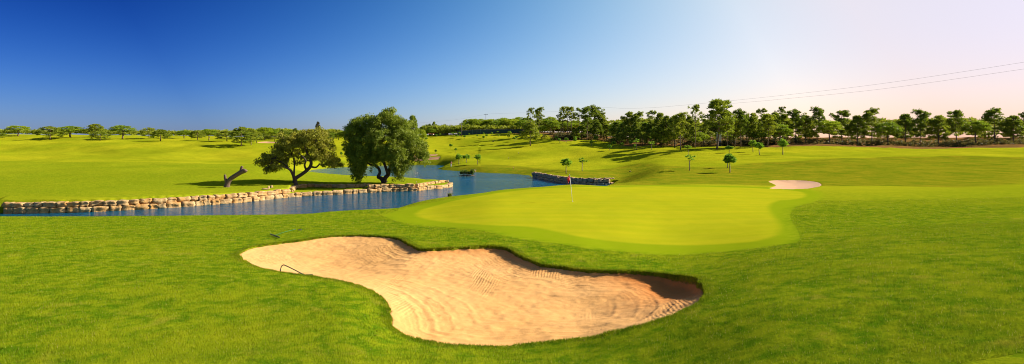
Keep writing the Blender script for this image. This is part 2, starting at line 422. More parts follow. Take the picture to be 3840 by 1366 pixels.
# ------------------------------------------------------------------ materials
def mat(name):
    m = bpy.data.materials.new(name); m.use_nodes = True
    nt = m.node_tree; b = nt.nodes['Principled BSDF']
    return m, nt, b
def N(nt, t, **kw):
    n = nt.nodes.new(t)
    for k, v in kw.items():
        if hasattr(n, k) and k not in n.inputs: setattr(n, k, v)
        else: n.inputs[k].default_value = v
    return n
def mix(nt, fac, a, b):
    m = nt.nodes.new('ShaderNodeMix'); m.data_type = 'RGBA'
    for s, val in ((m.inputs[0], fac), (m.inputs[6], a), (m.inputs[7], b)):
        if isinstance(val, (int, float)): s.default_value = val
        elif isinstance(val, tuple): s.default_value = (*val, 1) if len(val) == 3 else val
        else: nt.links.new(val, s)
    return m.outputs[2]
def mth(nt, op, a, b=None, c=None):
    m = nt.nodes.new('ShaderNodeMath'); m.operation = op
    for i, val in enumerate((a, b, c)):
        if val is None: continue
        if isinstance(val, (int, float)): m.inputs[i].default_value = val
        else: nt.links.new(val, m.inputs[i])
    return m.outputs[0]
def rng(nt, v, a, b, c=0.0, d=1.0, smooth=False):
    m = nt.nodes.new('ShaderNodeMapRange'); m.clamp = True
    if smooth: m.interpolation_type = 'SMOOTHSTEP'
    nt.links.new(v, m.inputs[0])
    for i, q in enumerate((a, b, c, d)): m.inputs[i + 1].default_value = q
    return m.outputs[0]
def noise(nt, vec, sc, det=3, rough=0.55, dist=0.0):
    n = nt.nodes.new('ShaderNodeTexNoise')
    n.inputs['Scale'].default_value = sc; n.inputs['Detail'].default_value = det; n.inputs['Roughness'].default_value = rough; n.inputs['Distortion'].default_value = dist
    if vec is not None: nt.links.new(vec, n.inputs['Vector'])
    return n.outputs['Fac']
def attr(nt, name):
    a = nt.nodes.new('ShaderNodeAttribute'); a.attribute_name = name; return a.outputs['Fac']
def geo(nt): return nt.nodes.new('ShaderNodeNewGeometry').outputs['Position']
def vscale(nt, v, s):
    m = nt.nodes.new('ShaderNodeMapping'); m.vector_type = 'POINT'; nt.links.new(v, m.inputs[0]); m.inputs['Scale'].default_value = s; return m.outputs[0]
def bump(nt, h, st, dist, normal=None):
    b = nt.nodes.new('ShaderNodeBump'); b.inputs['Strength'].default_value = st; b.inputs['Distance'].default_value = dist
    nt.links.new(h, b.inputs['Height'])
    if normal is not None: nt.links.new(normal, b.inputs['Normal'])
    return b.outputs[0]

C_ROUGHNEAR_A = (0.085, 0.175, 0.004); C_ROUGHNEAR_B = (0.235, 0.285, 0.008)
C_FAIR_A = (0.265, 0.300, 0.008); C_FAIR_B = (0.400, 0.385, 0.012)
C_OLIVE_A = (0.150, 0.195, 0.006); C_OLIVE_B = (0.270, 0.240, 0.010)
C_GREEN_A = (0.335, 0.345, 0.010); C_GREEN_B = (0.385, 0.370, 0.010)
C_COLL = (0.215, 0.285, 0.005)

def grass_color(nt, pos):
    n1 = noise(nt, pos, 0.35, 4, 0.6); n2 = noise(nt, pos, 2.2, 4, 0.65); n3 = noise(nt, pos, 14, 3, 0.7)
    nL = noise(nt, pos, 0.045, 3, 0.5)
    near = mix(nt, rng(nt, n2, 0.38, 0.62), C_ROUGHNEAR_A, C_ROUGHNEAR_B)
    near = mix(nt, rng(nt, n1, 0.50, 0.70, 0, 0.65), near, (0.27, 0.30, 0.008))
    near = mix(nt, rng(nt, noise(nt, pos, 0.9, 4, 0.7), 0.58, 0.70, 0, 0.5), near, (0.34, 0.29, 0.03))
    near = mix(nt, rng(nt, n3, 0.62, 0.8, 0, 0.5), near, (0.42, 0.38, 0.06))
    fair = mix(nt, rng(nt, nL, 0.35, 0.65), C_FAIR_A, C_FAIR_B)
    fair = mix(nt, rng(nt, n1, 0.3, 0.7, 0, 0.35), fair, C_OLIVE_A)
    olive = mix(nt, rng(nt, n1, 0.35, 0.65), C_OLIVE_A, C_OLIVE_B)
    olive = mix(nt, rng(nt, n2, 0.45, 0.75, 0, 0.6), olive, (0.10, 0.15, 0.006))
    grn = mix(nt, rng(nt, n1, 0.35, 0.65), C_GREEN_A, C_GREEN_B)
    mow = noise(nt, vscale(nt, pos, (0.06, 0.9, 1)), 1.0, 2, 0.5)
    grn = mix(nt, rng(nt, mow, 0.4, 0.6, 0, 0.35), grn, (0.265, 0.315, 0.005))
    grn = mix(nt, rng(nt, n2, 0.5, 0.75, 0, 0.35), grn, (0.40, 0.36, 0.01))
    col = mix(nt, rng(nt, n2, 0.35, 0.65, 0, 0.5), C_COLL, C_ROUGHNEAR_B)
    c = mix(nt, attr(nt, 'far'), near, fair)
    c = mix(nt, attr(nt, 'rough'), c, olive)
    wob = mth(nt, 'MULTIPLY', mth(nt, 'SUBTRACT', n3, 0.5), 0.5)
    c = mix(nt, rng(nt, mth(nt, 'ADD', attr(nt, 'collar'), wob), -0.9, 0.7, 1, 0, True), c, col)
    c = mix(nt, rng(nt, mth(nt, 'ADD', attr(nt, 'green'), mth(nt, 'MULTIPLY', wob, 0.4)), -0.35, 0.35, 1, 0, True), c, grn)
    return c, n1, n2, n3

# ground
M_ground, nt, b = mat('turf')
pos = geo(nt)
c, n1, n2, n3 = grass_color(nt, pos)
dn = noise(nt, pos, 0.12, 4, 0.6)
d1 = mix(nt, rng(nt, dn, 0.35, 0.65), (0.34, 0.15, 0.05), (0.17, 0.09, 0.03))
d1 = mix(nt, rng(nt, n2, 0.4, 0.7), d1, (0.13, 0.10, 0.03))
dm = mth(nt, 'ADD', attr(nt, 'dirt'), mth(nt, 'MULTIPLY', mth(nt, 'SUBTRACT', n1, 0.5), 6.0))
c = mix(nt, rng(nt, dm, -1.2, 1.2, 1, 0, True), c, d1)
# bare earth under the turf at the bunker lip
c = mix(nt, rng(nt, attr(nt, 'lip'), -0.05, -0.005, 1, 0), c, (0.30, 0.13, 0.035))
c = mix(nt, rng(nt, mth(nt, 'ADD', attr(nt, 'lip'), mth(nt, 'MULTIPLY', mth(nt, 'SUBTRACT', n2, 0.5), 0.5)), -0.1, 0.08, 0.6, 0), c, (0.24, 0.15, 0.02))
nt.links.new(c, b.inputs['Base Color'])
b.inputs['Roughness'].default_value = 1.0
b.inputs['Specular IOR Level'].default_value = 0.0
b.inputs['Sheen Weight'].default_value = 0.0
fine = noise(nt, pos, 22, 4, 0.75)
h = mth(nt, 'ADD', fine, mth(nt, 'MULTIPLY', n2, 0.8))
gsm = rng(nt, attr(nt, 'collar'), -0.3, 0.3, 0.15, 1.0)
bb = nt.nodes.new('ShaderNodeBump'); bb.inputs['Distance'].default_value = 0.09
nt.links.new(mth(nt, 'MULTIPLY', gsm, 0.55), bb.inputs['Strength']); nt.links.new(h, bb.inputs['Height'])
nt.links.new(bb.outputs[0], b.inputs['Normal'])

# blades
M_blade, nt, b = mat('grass_blades')
pos = geo(nt)
c, n1, n2, n3 = grass_color(nt, pos)
c = mix(nt, rng(nt, attr(nt, 'tint'), 0, 1, 0, 0.45), c, (0.30, 0.36, 0.02))
c = mix(nt, rng(nt, attr(nt, 'tint'), 0.93, 0.97, 0, 0.6), c, (0.50, 0.42, 0.12))
tr = N(nt, 'ShaderNodeBsdfTranslucent'); df = N(nt, 'ShaderNodeBsdfDiffuse')
nt.links.new(c, tr.inputs[0]); nt.links.new(c, df.inputs[0])
ms = nt.nodes.new('ShaderNodeMixShader'); ms.inputs[0].default_value = 0.35
nt.links.new(df.outputs[0], ms.inputs[1]); nt.links.new(tr.outputs[0], ms.inputs[2])
nt.links.new(ms.outputs[0], nt.nodes['Material Output'].inputs[0])

# sand
M_sand, nt, b = mat('bunker_sand')
pos = geo(nt)
n1 = noise(nt, pos, 0.25, 4, 0.6); n2 = noise(nt, pos, 1.6, 5, 0.6); n4 = noise(nt, pos, 9, 4, 0.7); n5 = noise(nt, pos, 30, 3, 0.7)
c = mix(nt, rng(nt, n1, 0.3, 0.7), (0.75, 0.415, 0.150), (0.70, 0.365, 0.115))
c = mix(nt, rng(nt, n2, 0.5, 0.8, 0, 0.25), c, (0.58, 0.27, 0.085))
c = mix(nt, rng(nt, n4, 0.56, 0.72, 0, 0.35), c, (0.48, 0.23, 0.085))
earth_light_tone = mth(nt, 'ADD', attr(nt, 'earth_light_tone'), mth(nt, 'MULTIPLY', mth(nt, 'SUBTRACT', n2, 0.5), 0.5))
c = mix(nt, rng(nt, earth_light_tone, 0.15, 1.0, 0, 0.9), c, (0.50, 0.17, 0.035))  # orange-brown of exposed earth, partly light painted into the sand colour
nt.links.new(c, b.inputs['Base Color'])
b.inputs['Roughness'].default_value = 0.95; b.inputs['Specular IOR Level'].default_value = 0.1
# rake grooves: some follow the edge, patches run straight
sdv = attr(nt, 'lip')
arc = mth(nt, 'SINE', mth(nt, 'MULTIPLY', mth(nt, 'ADD', sdv, mth(nt, 'MULTIPLY', n1, 0.6)), 2 * math.pi / 0.16))
def grooves(rot, per, sc, lo, hi, seed):
    m = nt.nodes.new('ShaderNodeMapping'); nt.links.new(pos, m.inputs[0]); m.inputs['Rotation'].default_value = (0, 0, R(rot))
    sx = nt.nodes.new('ShaderNodeSeparateXYZ'); nt.links.new(m.outputs[0], sx.inputs[0])
    wv = mth(nt, 'SINE', mth(nt, 'MULTIPLY', mth(nt, 'ADD', sx.outputs[0], mth(nt, 'MULTIPLY', n2, 0.12)), 2 * math.pi / per))
    m2 = nt.nodes.new('ShaderNodeMapping'); nt.links.new(pos, m2.inputs[0]); m2.inputs['Location'].default_value = (seed * 3.1, seed * 7.7, 0)
    m2.inputs['Rotation'].default_value = (0, 0, R(rot)); m2.inputs['Scale'].default_value = (1.6, 0.55, 1)
    msk = rng(nt, noise(nt, m2.outputs[0], sc, 1, 0.4), lo, hi)
    return mth(nt, 'MULTIPLY', wv, msk)
am = mth(nt, 'MULTIPLY', rng(nt, sdv, -3.6, -1.2, 0, 1), rng(nt, noise(nt, pos, 0.5, 2, 0.5), 0.4, 0.55))
h = mth(nt, 'MULTIPLY', mth(nt, 'MULTIPLY', arc, am), 0.6)
for a in ((8, 0.11, 0.45, 0.60, 0.68, 1), (62, 0.12, 0.5, 0.62, 0.70, 2)):
    h = mth(nt, 'ADD', h, mth(nt, 'MULTIPLY', grooves(*a), 1.2))
h = mth(nt, 'ADD', mth(nt, 'MULTIPLY', h, 0.5), mth(nt, 'ADD', mth(nt, 'MULTIPLY', n4, 1.4), mth(nt, 'MULTIPLY', n5, 1.0)))
nt.links.new(bump(nt, h, 0.42, 0.014), b.inputs['Normal'])

M_sandfar, nt, b = mat('far_bunker_sand')
pos = geo(nt)
c = mix(nt, noise(nt, pos, 0.4, 4), (0.50, 0.26, 0.12), (0.56, 0.31, 0.15)); nt.links.new(c, b.inputs['Base Color']); b.inputs['Roughness'].default_value = 0.95

# water
M_water, nt, b = mat('pond_water')
pos = geo(nt)
b.inputs['Base Color'].default_value = (0.0, 0.085, 0.16, 1)
b.inputs['Specular IOR Level'].default_value = 0.4; b.inputs['Specular Tint'].default_value = (0.7, 0.88, 1.0, 1)
b.inputs['Roughness'].default_value = 0.10; b.inputs['IOR'].default_value = 1.33
r1 = noise(nt, vscale(nt, pos, (1.0, 1.9, 1)), 1.2, 4, 0.6, 0.4)
r2 = noise(nt, vscale(nt, pos, (1.0, 1.6, 1)), 5.0, 3, 0.6)
calm = rng(nt, noise(nt, vscale(nt, pos, (0.6, 1, 1)), 0.035, 2, 0.5), 0.35, 0.62, 0.35, 1.0)
r0 = noise(nt, vscale(nt, pos, (0.7, 1.0, 1)), 0.45, 2, 0.5, 0.6)
hh = mth(nt, 'MULTIPLY', mth(nt, 'ADD', mth(nt, 'ADD', r1, mth(nt, 'MULTIPLY', r0, 1.6)), mth(nt, 'MULTIPLY', r2, 0.35)), calm)
nt.links.new(bump(nt, hh, 1.0, 0.35), b.inputs['Normal'])

def leaf_mat(name, dark, light, tr_=0.42, sc=0.6):
    m, nt, b = mat(name)
    pos = nt.nodes.new('ShaderNodeTexCoord').outputs['Object']
    c = mix(nt, rng(nt, attr(nt, 'tint'), 0, 1), dark, light)
    c = mix(nt, rng(nt, noise(nt, pos, sc, 3), 0.4, 0.7, 0, 0.5), c, tuple(0.5 * (a + l) * q for a, l, q in zip(dark, light, (1.25, 1.05, 0.8))))
    oi = nt.nodes.new('ShaderNodeObjectInfo')
    hsn = nt.nodes.new('ShaderNodeHueSaturation'); nt.links.new(c, hsn.inputs['Color'])
    nt.links.new(rng(nt, oi.outputs['Random'], 0, 1, 0.485, 0.515), hsn.inputs['Hue'])
    nt.links.new(rng(nt, oi.outputs['Random'], 0, 1, 1.2, 0.8), hsn.inputs['Value'])
    c = hsn.outputs[0]
    nt.links.new(c, b.inputs['Base Color']); b.inputs['Roughness'].default_value = 0.55; b.inputs['Specular IOR Level'].default_value = 0.25
    t = nt.nodes.new('ShaderNodeBsdfTranslucent'); nt.links.new(c, t.inputs[0])
    ms = nt.nodes.new('ShaderNodeMixShader'); ms.inputs[0].default_value = tr_
    nt.links.new(b.outputs[0], ms.inputs[1]); nt.links.new(t.outputs[0], ms.inputs[2])
    nt.links.new(ms.outputs[0], nt.nodes['Material Output'].inputs[0])
    return m
M_oakA = leaf_mat('olive_oak_leaves', (0.15, 0.17, 0.012), (0.42, 0.42, 0.04))
M_oakB = leaf_mat('green_oak_leaves', (0.13, 0.19, 0.014), (0.42, 0.47, 0.035))
M_pine = leaf_mat('pine_needles', (0.13, 0.20, 0.014), (0.34, 0.40, 0.03))
M_umb = leaf_mat('umbrella_pine_needles', (0.17, 0.27, 0.012), (0.40, 0.50, 0.025))
M_sap = leaf_mat('young_pine_needles', (0.14, 0.30, 0.015), (0.38, 0.58, 0.05))
M_reed = leaf_mat('reed_leaves', (0.10, 0.14, 0.02), (0.24, 0.27, 0.05))
M_dark = leaf_mat('dark_conifer_needles', (0.06, 0.06, 0.03), (0.13, 0.12, 0.06))
M_bush = leaf_mat('dry_bush_leaves', (0.09, 0.095, 0.02), (0.20, 0.17, 0.04))

def plain(name, col, rough=0.7, var=0.0, sc=3.0, col2=None, metal=0):
    m, nt, b = mat(name)
    if var or col2:
        pos = nt.nodes.new('ShaderNodeTexCoord').outputs['Object']
        c = mix(nt, rng(nt, noise(nt, pos, sc, 4, 0.6), 0.3, 0.7), col, col2 or tuple(q * (1 - var) for q in col))
        nt.links.new(c, b.inputs['Base Color'])
        nt.links.new(bump(nt, noise(nt, pos, sc * 3, 4, 0.7), 0.4, 0.02), b.inputs['Normal'])
    else: b.inputs['Base Color'].default_value = (*col, 1)
    b.inputs['Roughness'].default_value = rough; b.inputs['Metallic'].default_value = metal
    return m
M_bark = plain('oak_bark', (0.055, 0.035, 0.022), 0.9, 0, 4, (0.10, 0.075, 0.055))
M_barkred = plain('stripped_cork_bark', (0.035, 0.016, 0.010), 0.9, 0, 4, (0.07, 0.04, 0.028))
M_pbark = plain('pine_bark', (0.13, 0.075, 0.045), 0.9, 0, 3, (0.20, 0.13, 0.085))
M_sbark = plain('sapling_bark', (0.30, 0.22, 0.14), 0.9, 0, 5, (0.20, 0.14, 0.09))
M_deadwood = plain('dead_wood', (0.20, 0.13, 0.09), 0.9, 0, 4, (0.09, 0.05, 0.035))
M_white = plain('white_paint', (0.75, 0.74, 0.70), 0.4)
M_red = plain('red_flag_cloth', (0.65, 0.015, 0.03), 0.6)
M_gplastic = plain('green_plastic', (0.008, 0.17, 0.025), 0.7)
M_dgreen = plain('dark_green_tube', (0.02, 0.10, 0.035), 0.35)
M_black = plain('black_plastic', (0.012, 0.012, 0.012), 0.5)
M_pole = plain('weathered_pole', (0.17, 0.14, 0.12), 0.8, 0.3)
M_wire = plain('wire', (0.25, 0.25, 0.27), 0.6)
M_screen = plain('green_screen_mesh', (0.018, 0.055, 0.045), 0.8, 0, 0.8, (0.03, 0.075, 0.06))
M_rail = plain('pale_rail', (0.25, 0.42, 0.32), 0.6)
M_roof = plain('terracotta_roof', (0.50, 0.12, 0.045), 0.8, 0.3)
M_plaster = plain('white_plaster', (0.62, 0.58, 0.52), 0.8, 0.1)
M_glassd = plain('dark_window_glass', (0.03, 0.035, 0.04), 0.15)
M_skin = plain('skin', (0.45, 0.25, 0.17), 0.6)
M_jacket = plain('rust_jacket', (0.35, 0.08, 0.035), 0.8)
M_trous = plain('white_trousers', (0.65, 0.63, 0.60), 0.8)
M_hair = plain('dark_hair', (0.03, 0.02, 0.015), 0.6)
M_stake = plain('stake_wood', (0.28, 0.16, 0.06), 0.8)
M_redstake = plain('red_stake_paint', (0.50, 0.06, 0.03), 0.7)

M_stone, nt, b = mat('limestone_blocks')
pos = nt.nodes.new('ShaderNodeTexCoord').outputs['Object']
s1 = attr(nt, 'tint')
c = mix(nt, rng(nt, s1, 0, 1), (0.38, 0.24, 0.10), (0.52, 0.26, 0.06))
c = mix(nt, rng(nt, noise(nt, pos, 1.1, 4, 0.65), 0.42, 0.66), c, (0.54, 0.38, 0.18))
c = mix(nt, rng(nt, noise(nt, pos, 3.5, 4, 0.7), 0.52, 0.72, 0, 0.75), c, (0.30, 0.17, 0.08))
nt.links.new(c, b.inputs['Base Color']); b.inputs['Roughness'].default_value = 0.9
nt.links.new(bump(nt, noise(nt, pos, 4.5, 5, 0.7), 0.8, 0.12), b.inputs['Normal'])
M_stone2, nt, b = mat('grey_brown_blocks')
pos = nt.nodes.new('ShaderNodeTexCoord').outputs['Object']
s1 = attr(nt, 'tint')
c = mix(nt, rng(nt, s1, 0, 1), (0.34, 0.27, 0.18), (0.60, 0.34, 0.14))
c = mix(nt, rng(nt, noise(nt, pos, 1.6, 4, 0.65), 0.45, 0.7), c, (0.58, 0.42, 0.25))
nt.links.new(c, b.inputs['Base Color']); b.inputs['Roughness'].default_value = 0.9
nt.links.new(bump(nt, noise(nt, pos, 4.5, 5, 0.7), 0.8, 0.12), b.inputs['Normal'])

# ------------------------------------------------------------------ ground sheet
pxg = np.concatenate([np.arange(-1300, 0, 30.0), np.arange(0, 860, 8.0), np.arange(860, 2980, 4.5), np.arange(2980, 3840, 8.0), np.arange(3840, 5201, 30.0)])
yg = np.exp(np.concatenate([np.linspace(0.1, math.log(8), 24, endpoint=False), np.linspace(math.log(8), math.log(30), 260, endpoint=False), np.linspace(math.log(30), math.log(74), 110, endpoint=False), np.linspace(math.log(74), math.log(132), 190, endpoint=False), np.linspace(math.log(132), math.log(460), 200, endpoint=False), np.linspace(math.log(460), math.log(3000), 26)]))
PG, YG = np.meshgrid(pxg, yg)
XG = (PG - CX) / F * YG
ZG = ground_h(XG, YG)
nr, nc = XG.shape
s_g = sdf(XG, YG, GREEN); s_c = sdf(XG, YG, COLLAR); s_b = bunk_sd(XG, YG); s_d = sdf(XG, YG, DIRT)
rgh = np.zeros_like(XG)
for q in ROUGH: rgh = np.maximum(rgh, 1 - sstep(sdf(XG, YG, q), -1.5, 1.5))
far = sstep(YG + 0.12 * (XG + 0), 34, 75)
far = np.maximum(far, 0)
isl = (YG > 70) & (YG < 150) & (PG < 1720)
far = np.where(isl, 0.45, far)
idx = np.arange(nr * nc).reshape(nr, nc)
FC = np.stack([idx[:-1, :-1], idx[:-1, 1:], idx[1:, 1:], idx[1:, :-1]], -1).reshape(-1, 4)
V = np.stack([XG, YG, ZG], -1).reshape(-1, 3)
def faceval(A): return A.ravel()[FC].max(axis=1)
inside_deep = faceval(s_b) < -0.5
is_green = (A_ := s_g.ravel()[FC].mean(axis=1)) < 0
def submesh(name, fsel):
    f = FC[fsel]; u, inv = np.unique(f, return_inverse=True)
    cl = lambda A: np.clip(A.ravel()[u], -9, 9)
    return mesh_np(name, V[u], inv.reshape(-1, 4), attrs={'green': cl(s_g), 'collar': cl(s_c), 'lip': cl(s_b), 'dirt': cl(s_d), 'rough': rgh.ravel()[u], 'far': far.ravel()[u]})
tag(link('ground', submesh('ground', ~inside_deep & ~is_green), M_ground), kind='structure')
tag(link('putting_green', submesh('putting_green', ~inside_deep & is_green), M_ground), kind='structure')

# big sand bunker
B = np.array(BUNK); x0, y0 = B.min(axis=0) - 0.4; x1, y1 = B.max(axis=0) + 0.4
st = 0.05
xs = np.arange(x0, x1, st); ys = np.arange(y0, y1, st)
XB, YB = np.meshgrid(xs, ys)
ZB = sand_h(XB, YB); SB = bunk_sd(XB, YB)
ZB = np.where(SB > 0, ZB - np.clip(SB * 2.0, 0, 0.5) - 0.03, ZB)
# two wide sweeps of the rake and the drifts between them
idx = np.arange(XB.size).reshape(XB.shape)
FC2 = np.stack([idx[:-1, :-1], idx[:-1, 1:], idx[1:, 1:], idx[1:, :-1]], -1).reshape(-1, 4)
k = SB.ravel()[FC2].min(axis=1) < 0.12
u, inv = np.unique(FC2[k], return_inverse=True)
fs = far_side(XB, YB)
pxb = px_of(XB, YB)
earth_light_tone = np.clip(fs * np.exp(np.clip(SB, -9, 0) / 1.1) * (0.75 + 0.75 * sstep(pxb, 2250, 2500)) + 0.75 * sstep(pxb, 2050, 2620) * sstep(YB, 13, 17) , 0, 1.2)  # bare earth at the lip, plus partly painted light across the right side
me = mesh_np('sand_bunker', np.stack([XB, YB, ZB], -1).reshape(-1, 3)[u], inv.reshape(-1, 4), attrs={'lip': np.clip(SB.ravel()[u], -9, 1), 'earth_light_tone': earth_light_tone.ravel()[u]})
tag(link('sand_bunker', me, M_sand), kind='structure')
for kk, P in FB.items():
    A = np.array(P); x0, y0 = A.min(axis=0) - 0.5; x1, y1 = A.max(axis=0) + 0.5
    st = max((x1 - x0), (y1 - y0)) / 160
    XB, YB = np.meshgrid(np.arange(x0, x1, st), np.arange(y0, y1, st))
    SB = sdf(XB, YB, P)
    ZB = ground_nobunk(XB, YB) - 0.03 - 0.35 * (1 - np.exp(np.clip(SB, -9, 0) / 1.5)) - np.clip(SB, 0, 1)
    idx = np.arange(XB.size).reshape(XB.shape)
    FC2 = np.stack([idx[:-1, :-1], idx[:-1, 1:], idx[1:, 1:], idx[1:, :-1]], -1).reshape(-1, 4)
    k = SB.ravel()[FC2].min(axis=1) < st
    u, inv = np.unique(FC2[k], return_inverse=True)
    tag(link('sand_bunker', mesh_np('sand_bunker', np.stack([XB, YB, ZB], -1).reshape(-1, 3)[u], inv.reshape(-1, 4)), M_sandfar), kind='structure')

# pond
wb = MB(); Q = np.array(POND)
wx0, wy0 = Q.min(axis=0) - 3; wx1, wy1 = Q.max(axis=0) + 3
wb.add([(wx0, wy0, ZW), (wx1, wy0, ZW), (wx1, wy1, ZW), (wx0, wy1, ZW)], [(0, 1, 2, 3)])
tag(wb.build('pond_water', M_water, smooth=False), kind='structure')

# ------------------------------------------------------------------ grass blades in the near turf
rs = np.random.RandomState(4)
NBL = 420000
pxs = rs.uniform(-150, 3990, NBL); Yb = np.exp(rs.uniform(math.log(7.5), math.log(46), NBL))
Xb = (pxs - CX) / F * Yb
sb = bunk_sd(Xb, Yb)
# extra blades along the bunker lip
EB = np.array(BUNK); EN = np.roll(EB, -1, axis=0)
ii = rs.randint(0, len(EB), 50000); tt = rs.rand(50000, 1)
E = EB[ii] * (1 - tt) + EN[ii] * tt + rs.normal(0, 0.16, (50000, 2))
Xb = np.concatenate([Xb, E[:, 0]]); Yb = np.concatenate([Yb, E[:, 1]])
sb = bunk_sd(Xb, Yb); cb = sdf(Xb, Yb, COLLAR)
ok = (sb > -0.03) & (cb > 0.05)
Xb = Xb[ok]; Yb = Yb[ok]; sb = sb[ok]; cb = cb[ok]
Zb = ground_h(Xb, Yb)
n = len(Xb)
hgt = rs.uniform(0.025, 0.06, n) * (1 + 0.6 * np.exp(-np.clip(sb, 0, 5) / 0.25) * far_side(Xb, Yb)) * (1 + 0.5 * vnoise(Xb * 1.3, Yb * 1.3, 9))
wd = 0.0045 * np.clip(Yb / 9, 1, 4)
ang = rs.uniform(0, 2 * math.pi, n); lean = rs.uniform(0.1, 0.7, n) * hgt; la = rs.uniform(0, 2 * math.pi, n)
dx = np.cos(ang) * wd; dy = np.sin(ang) * wd
P0 = np.stack([Xb - dx, Yb - dy, Zb - 0.01], -1); P1 = np.stack([Xb + dx, Yb + dy, Zb - 0.01], -1)
P2 = np.stack([Xb + np.cos(la) * lean, Yb + np.sin(la) * lean, Zb + hgt], -1)
VB = np.stack([P0, P1, P2], 1).reshape(-1, 3)
FBL = np.arange(n * 3).reshape(-1, 3)
rep = lambda a: np.repeat(a, 3)
me = mesh_np('turf_grass', VB, FBL, smooth=False, attrs={'green': np.full(n * 3, 9.0), 'collar': rep(np.clip(cb, -9, 9)), 'rough': np.zeros(n * 3), 'far': rep(sstep(Yb + 0.12 * Xb, 34, 75)), 'tint': rep(rs.rand(n))})
tag(link('grass', me, M_blade), label='short green turf blades around the bunker and the slopes beside it', cat='grass', kind='stuff')

# ------------------------------------------------------------------ foliage
def cloud(rs, centers, radii, n_per, size, elong=1.0, mode='leaf', flat=1.0):
    """leaf quads or needle tufts gathered in clumps"""
    C = np.repeat(centers, n_per, axis=0); Rr = np.repeat(radii, n_per)
    n = len(C)
    d = rs.normal(size=(n, 3)); d /= np.linalg.norm(d, axis=1)[:, None]
    if mode == 'needle': d[:, 2] = np.abs(d[:, 2]) * 0.9 + 0.05 * d[:, 2]; d /= np.linalg.norm(d, axis=1)[:, None]
    r = rs.rand(n) ** 0.45
    P = C + d * (r * Rr)[:, None] * np.array([1, 1, flat])
    if mode == 'leaf':
        nn = d + rs.normal(0, 0.75, (n, 3)); nn /= np.linalg.norm(nn, axis=1)[:, None]
        a = np.cross(nn, rs.normal(size=(n, 3))); a /= np.linalg.norm(a, axis=1)[:, None]
        bq = np.cross(nn, a)
        s = size * rs.uniform(0.6, 1.3, n)[:, None]
        Vv = np.stack([P - a * s * elong, P - bq * s * 0.6, P + a * s * elong, P + bq * s * 0.6], 1)
    else:
        a = d + rs.normal(0, 0.35, (n, 3)) + np.array([0, 0, 0.25]); a /= np.linalg.norm(a, axis=1)[:, None]
        bq = np.cross(a, rs.normal(size=(n, 3))); bq /= np.linalg.norm(bq, axis=1)[:, None]
        s = size * rs.uniform(0.6, 1.3, n)[:, None]
        Vv = np.stack([P - a * s, P - bq * s * 0.33, P + a * s, P + bq * s * 0.33], 1)
    ct = np.repeat(rs.rand(len(centers)), n_per)
    t = np.clip(0.5 * ct + 0.5 * rs.rand(n), 0, 1)
    return Vv.reshape(-1, 3), np.arange(n * 4).reshape(-1, 4), np.repeat(t, 4)

def ellip_pts(rs, n, c, r, shell=0.55, zmin=-1.0):
    o = []
    while len(o) < n:
        d = rs.normal(size=3); d /= np.linalg.norm(d)
        if d[2] < zmin: continue
        q = shell + (1 - shell) * rs.rand()
        o.append(np.array(c) + d * np.array(r) * q)
    return np.array(o)

def crown_mesh(name, parts):
    V = []; Fq = []; T = []; o = 0
    for v, f, t in parts:
        V.append(v); Fq.append(f + o); T.append(t); o += len(v)
    return mesh_np(name, np.concatenate(V), np.concatenate(Fq), smooth=False, attrs={'tint': np.concatenate(T)})

def limb(mb, rs, a, b, r0, r1, n=5, wob=0.08, ns=7):
    a = np.array(a, float); b = np.array(b, float); L = np.linalg.norm(b - a)
    pts = []; w = rs.normal(0, wob * L, 3)
    for i in range(n + 1):
        t = i / n
        pts.append(a + (b - a) * t + w * math.sin(math.pi * t) + (rs.normal(0, wob * L * 0.25, 3) if 0 < i < n else 0))
    mb.tube(pts, [r0 + (r1 - r0) * (i / n) for i in range(n + 1)], ns)
    return pts[-1]

# --- prototypes: height 1.0 unit = real metres listed
def proto_tall_pine(seed, sparse=False):      # 16 m
    rs = np.random.RandomState(seed); mb = MB(); H = 16.0
    bend = rs.normal(0, 0.35, 2)
    tp = [(bend[0] * math.sin(t * 2.6) + 0.0, bend[1] * math.sin(t * 2.2), t * H * 0.95) for t in np.linspace(0, 1, 9)]
    mb.tube(tp, [0.24 * (1 - 0.78 * t) for t in np.linspace(0, 1, 9)], 8)
    C = []; Rd = []
    nb = 17 if sparse else 26
    z0 = 0.50 if sparse else 0.36
    for i in range(nb):
        t = z0 + (0.97 - z0) * (i + rs.rand()) / nb
        bx, by = bend[0] * math.sin(t / 0.95 * 2.6), bend[1] * math.sin(t / 0.95 * 2.2)
        q = (t - z0) / (1 - z0)
        L = (0.5 + 3.1 * math.sin(math.pi * min(1, (0.28 + 0.68 * q)))) * rs.uniform(0.55, 1.15)
        a = rs.uniform(0, 2 * math.pi) + i * 2.4
        e = (bx + math.cos(a) * L, by + math.sin(a) * L, min(t * H + L * rs.uniform(0.3, 0.75), H * 0.97))
        mb.tube([(bx, by, t * H - 0.2), ((bx + e[0]) / 2, (by + e[1]) / 2, t * H + 0.1), e], [0.07, 0.045, 0.02], 5)
        for k in range(4 if not sparse else 3):
            f = 0.45 + 0.65 * rs.rand()
            C.append((bx + (e[0] - bx) * f + rs.normal(0, 0.5), by + (e[1] - by) * f + rs.normal(0, 0.5), min(t * H + (e[2] - t * H) * f + rs.normal(0.1, 0.5), H * 0.99)))
            Rd.append(rs.uniform(0.5, 0.95) if sparse else rs.uniform(0.7, 1.2))
    for k in range(5):
        C.append((bend[0] * 0.5 + rs.normal(0, 0.5), rs.normal(0, 0.5), H * rs.uniform(0.93, 0.985))); Rd.append(rs.uniform(0.4, 0.7))
    cl = cloud(rs, np.array(C), np.array(Rd), 38 if sparse else 50, 0.36, mode='needle', flat=1.05)
    return mb.mesh('trunk'), crown_mesh('crown', [cl]), H, 6.0

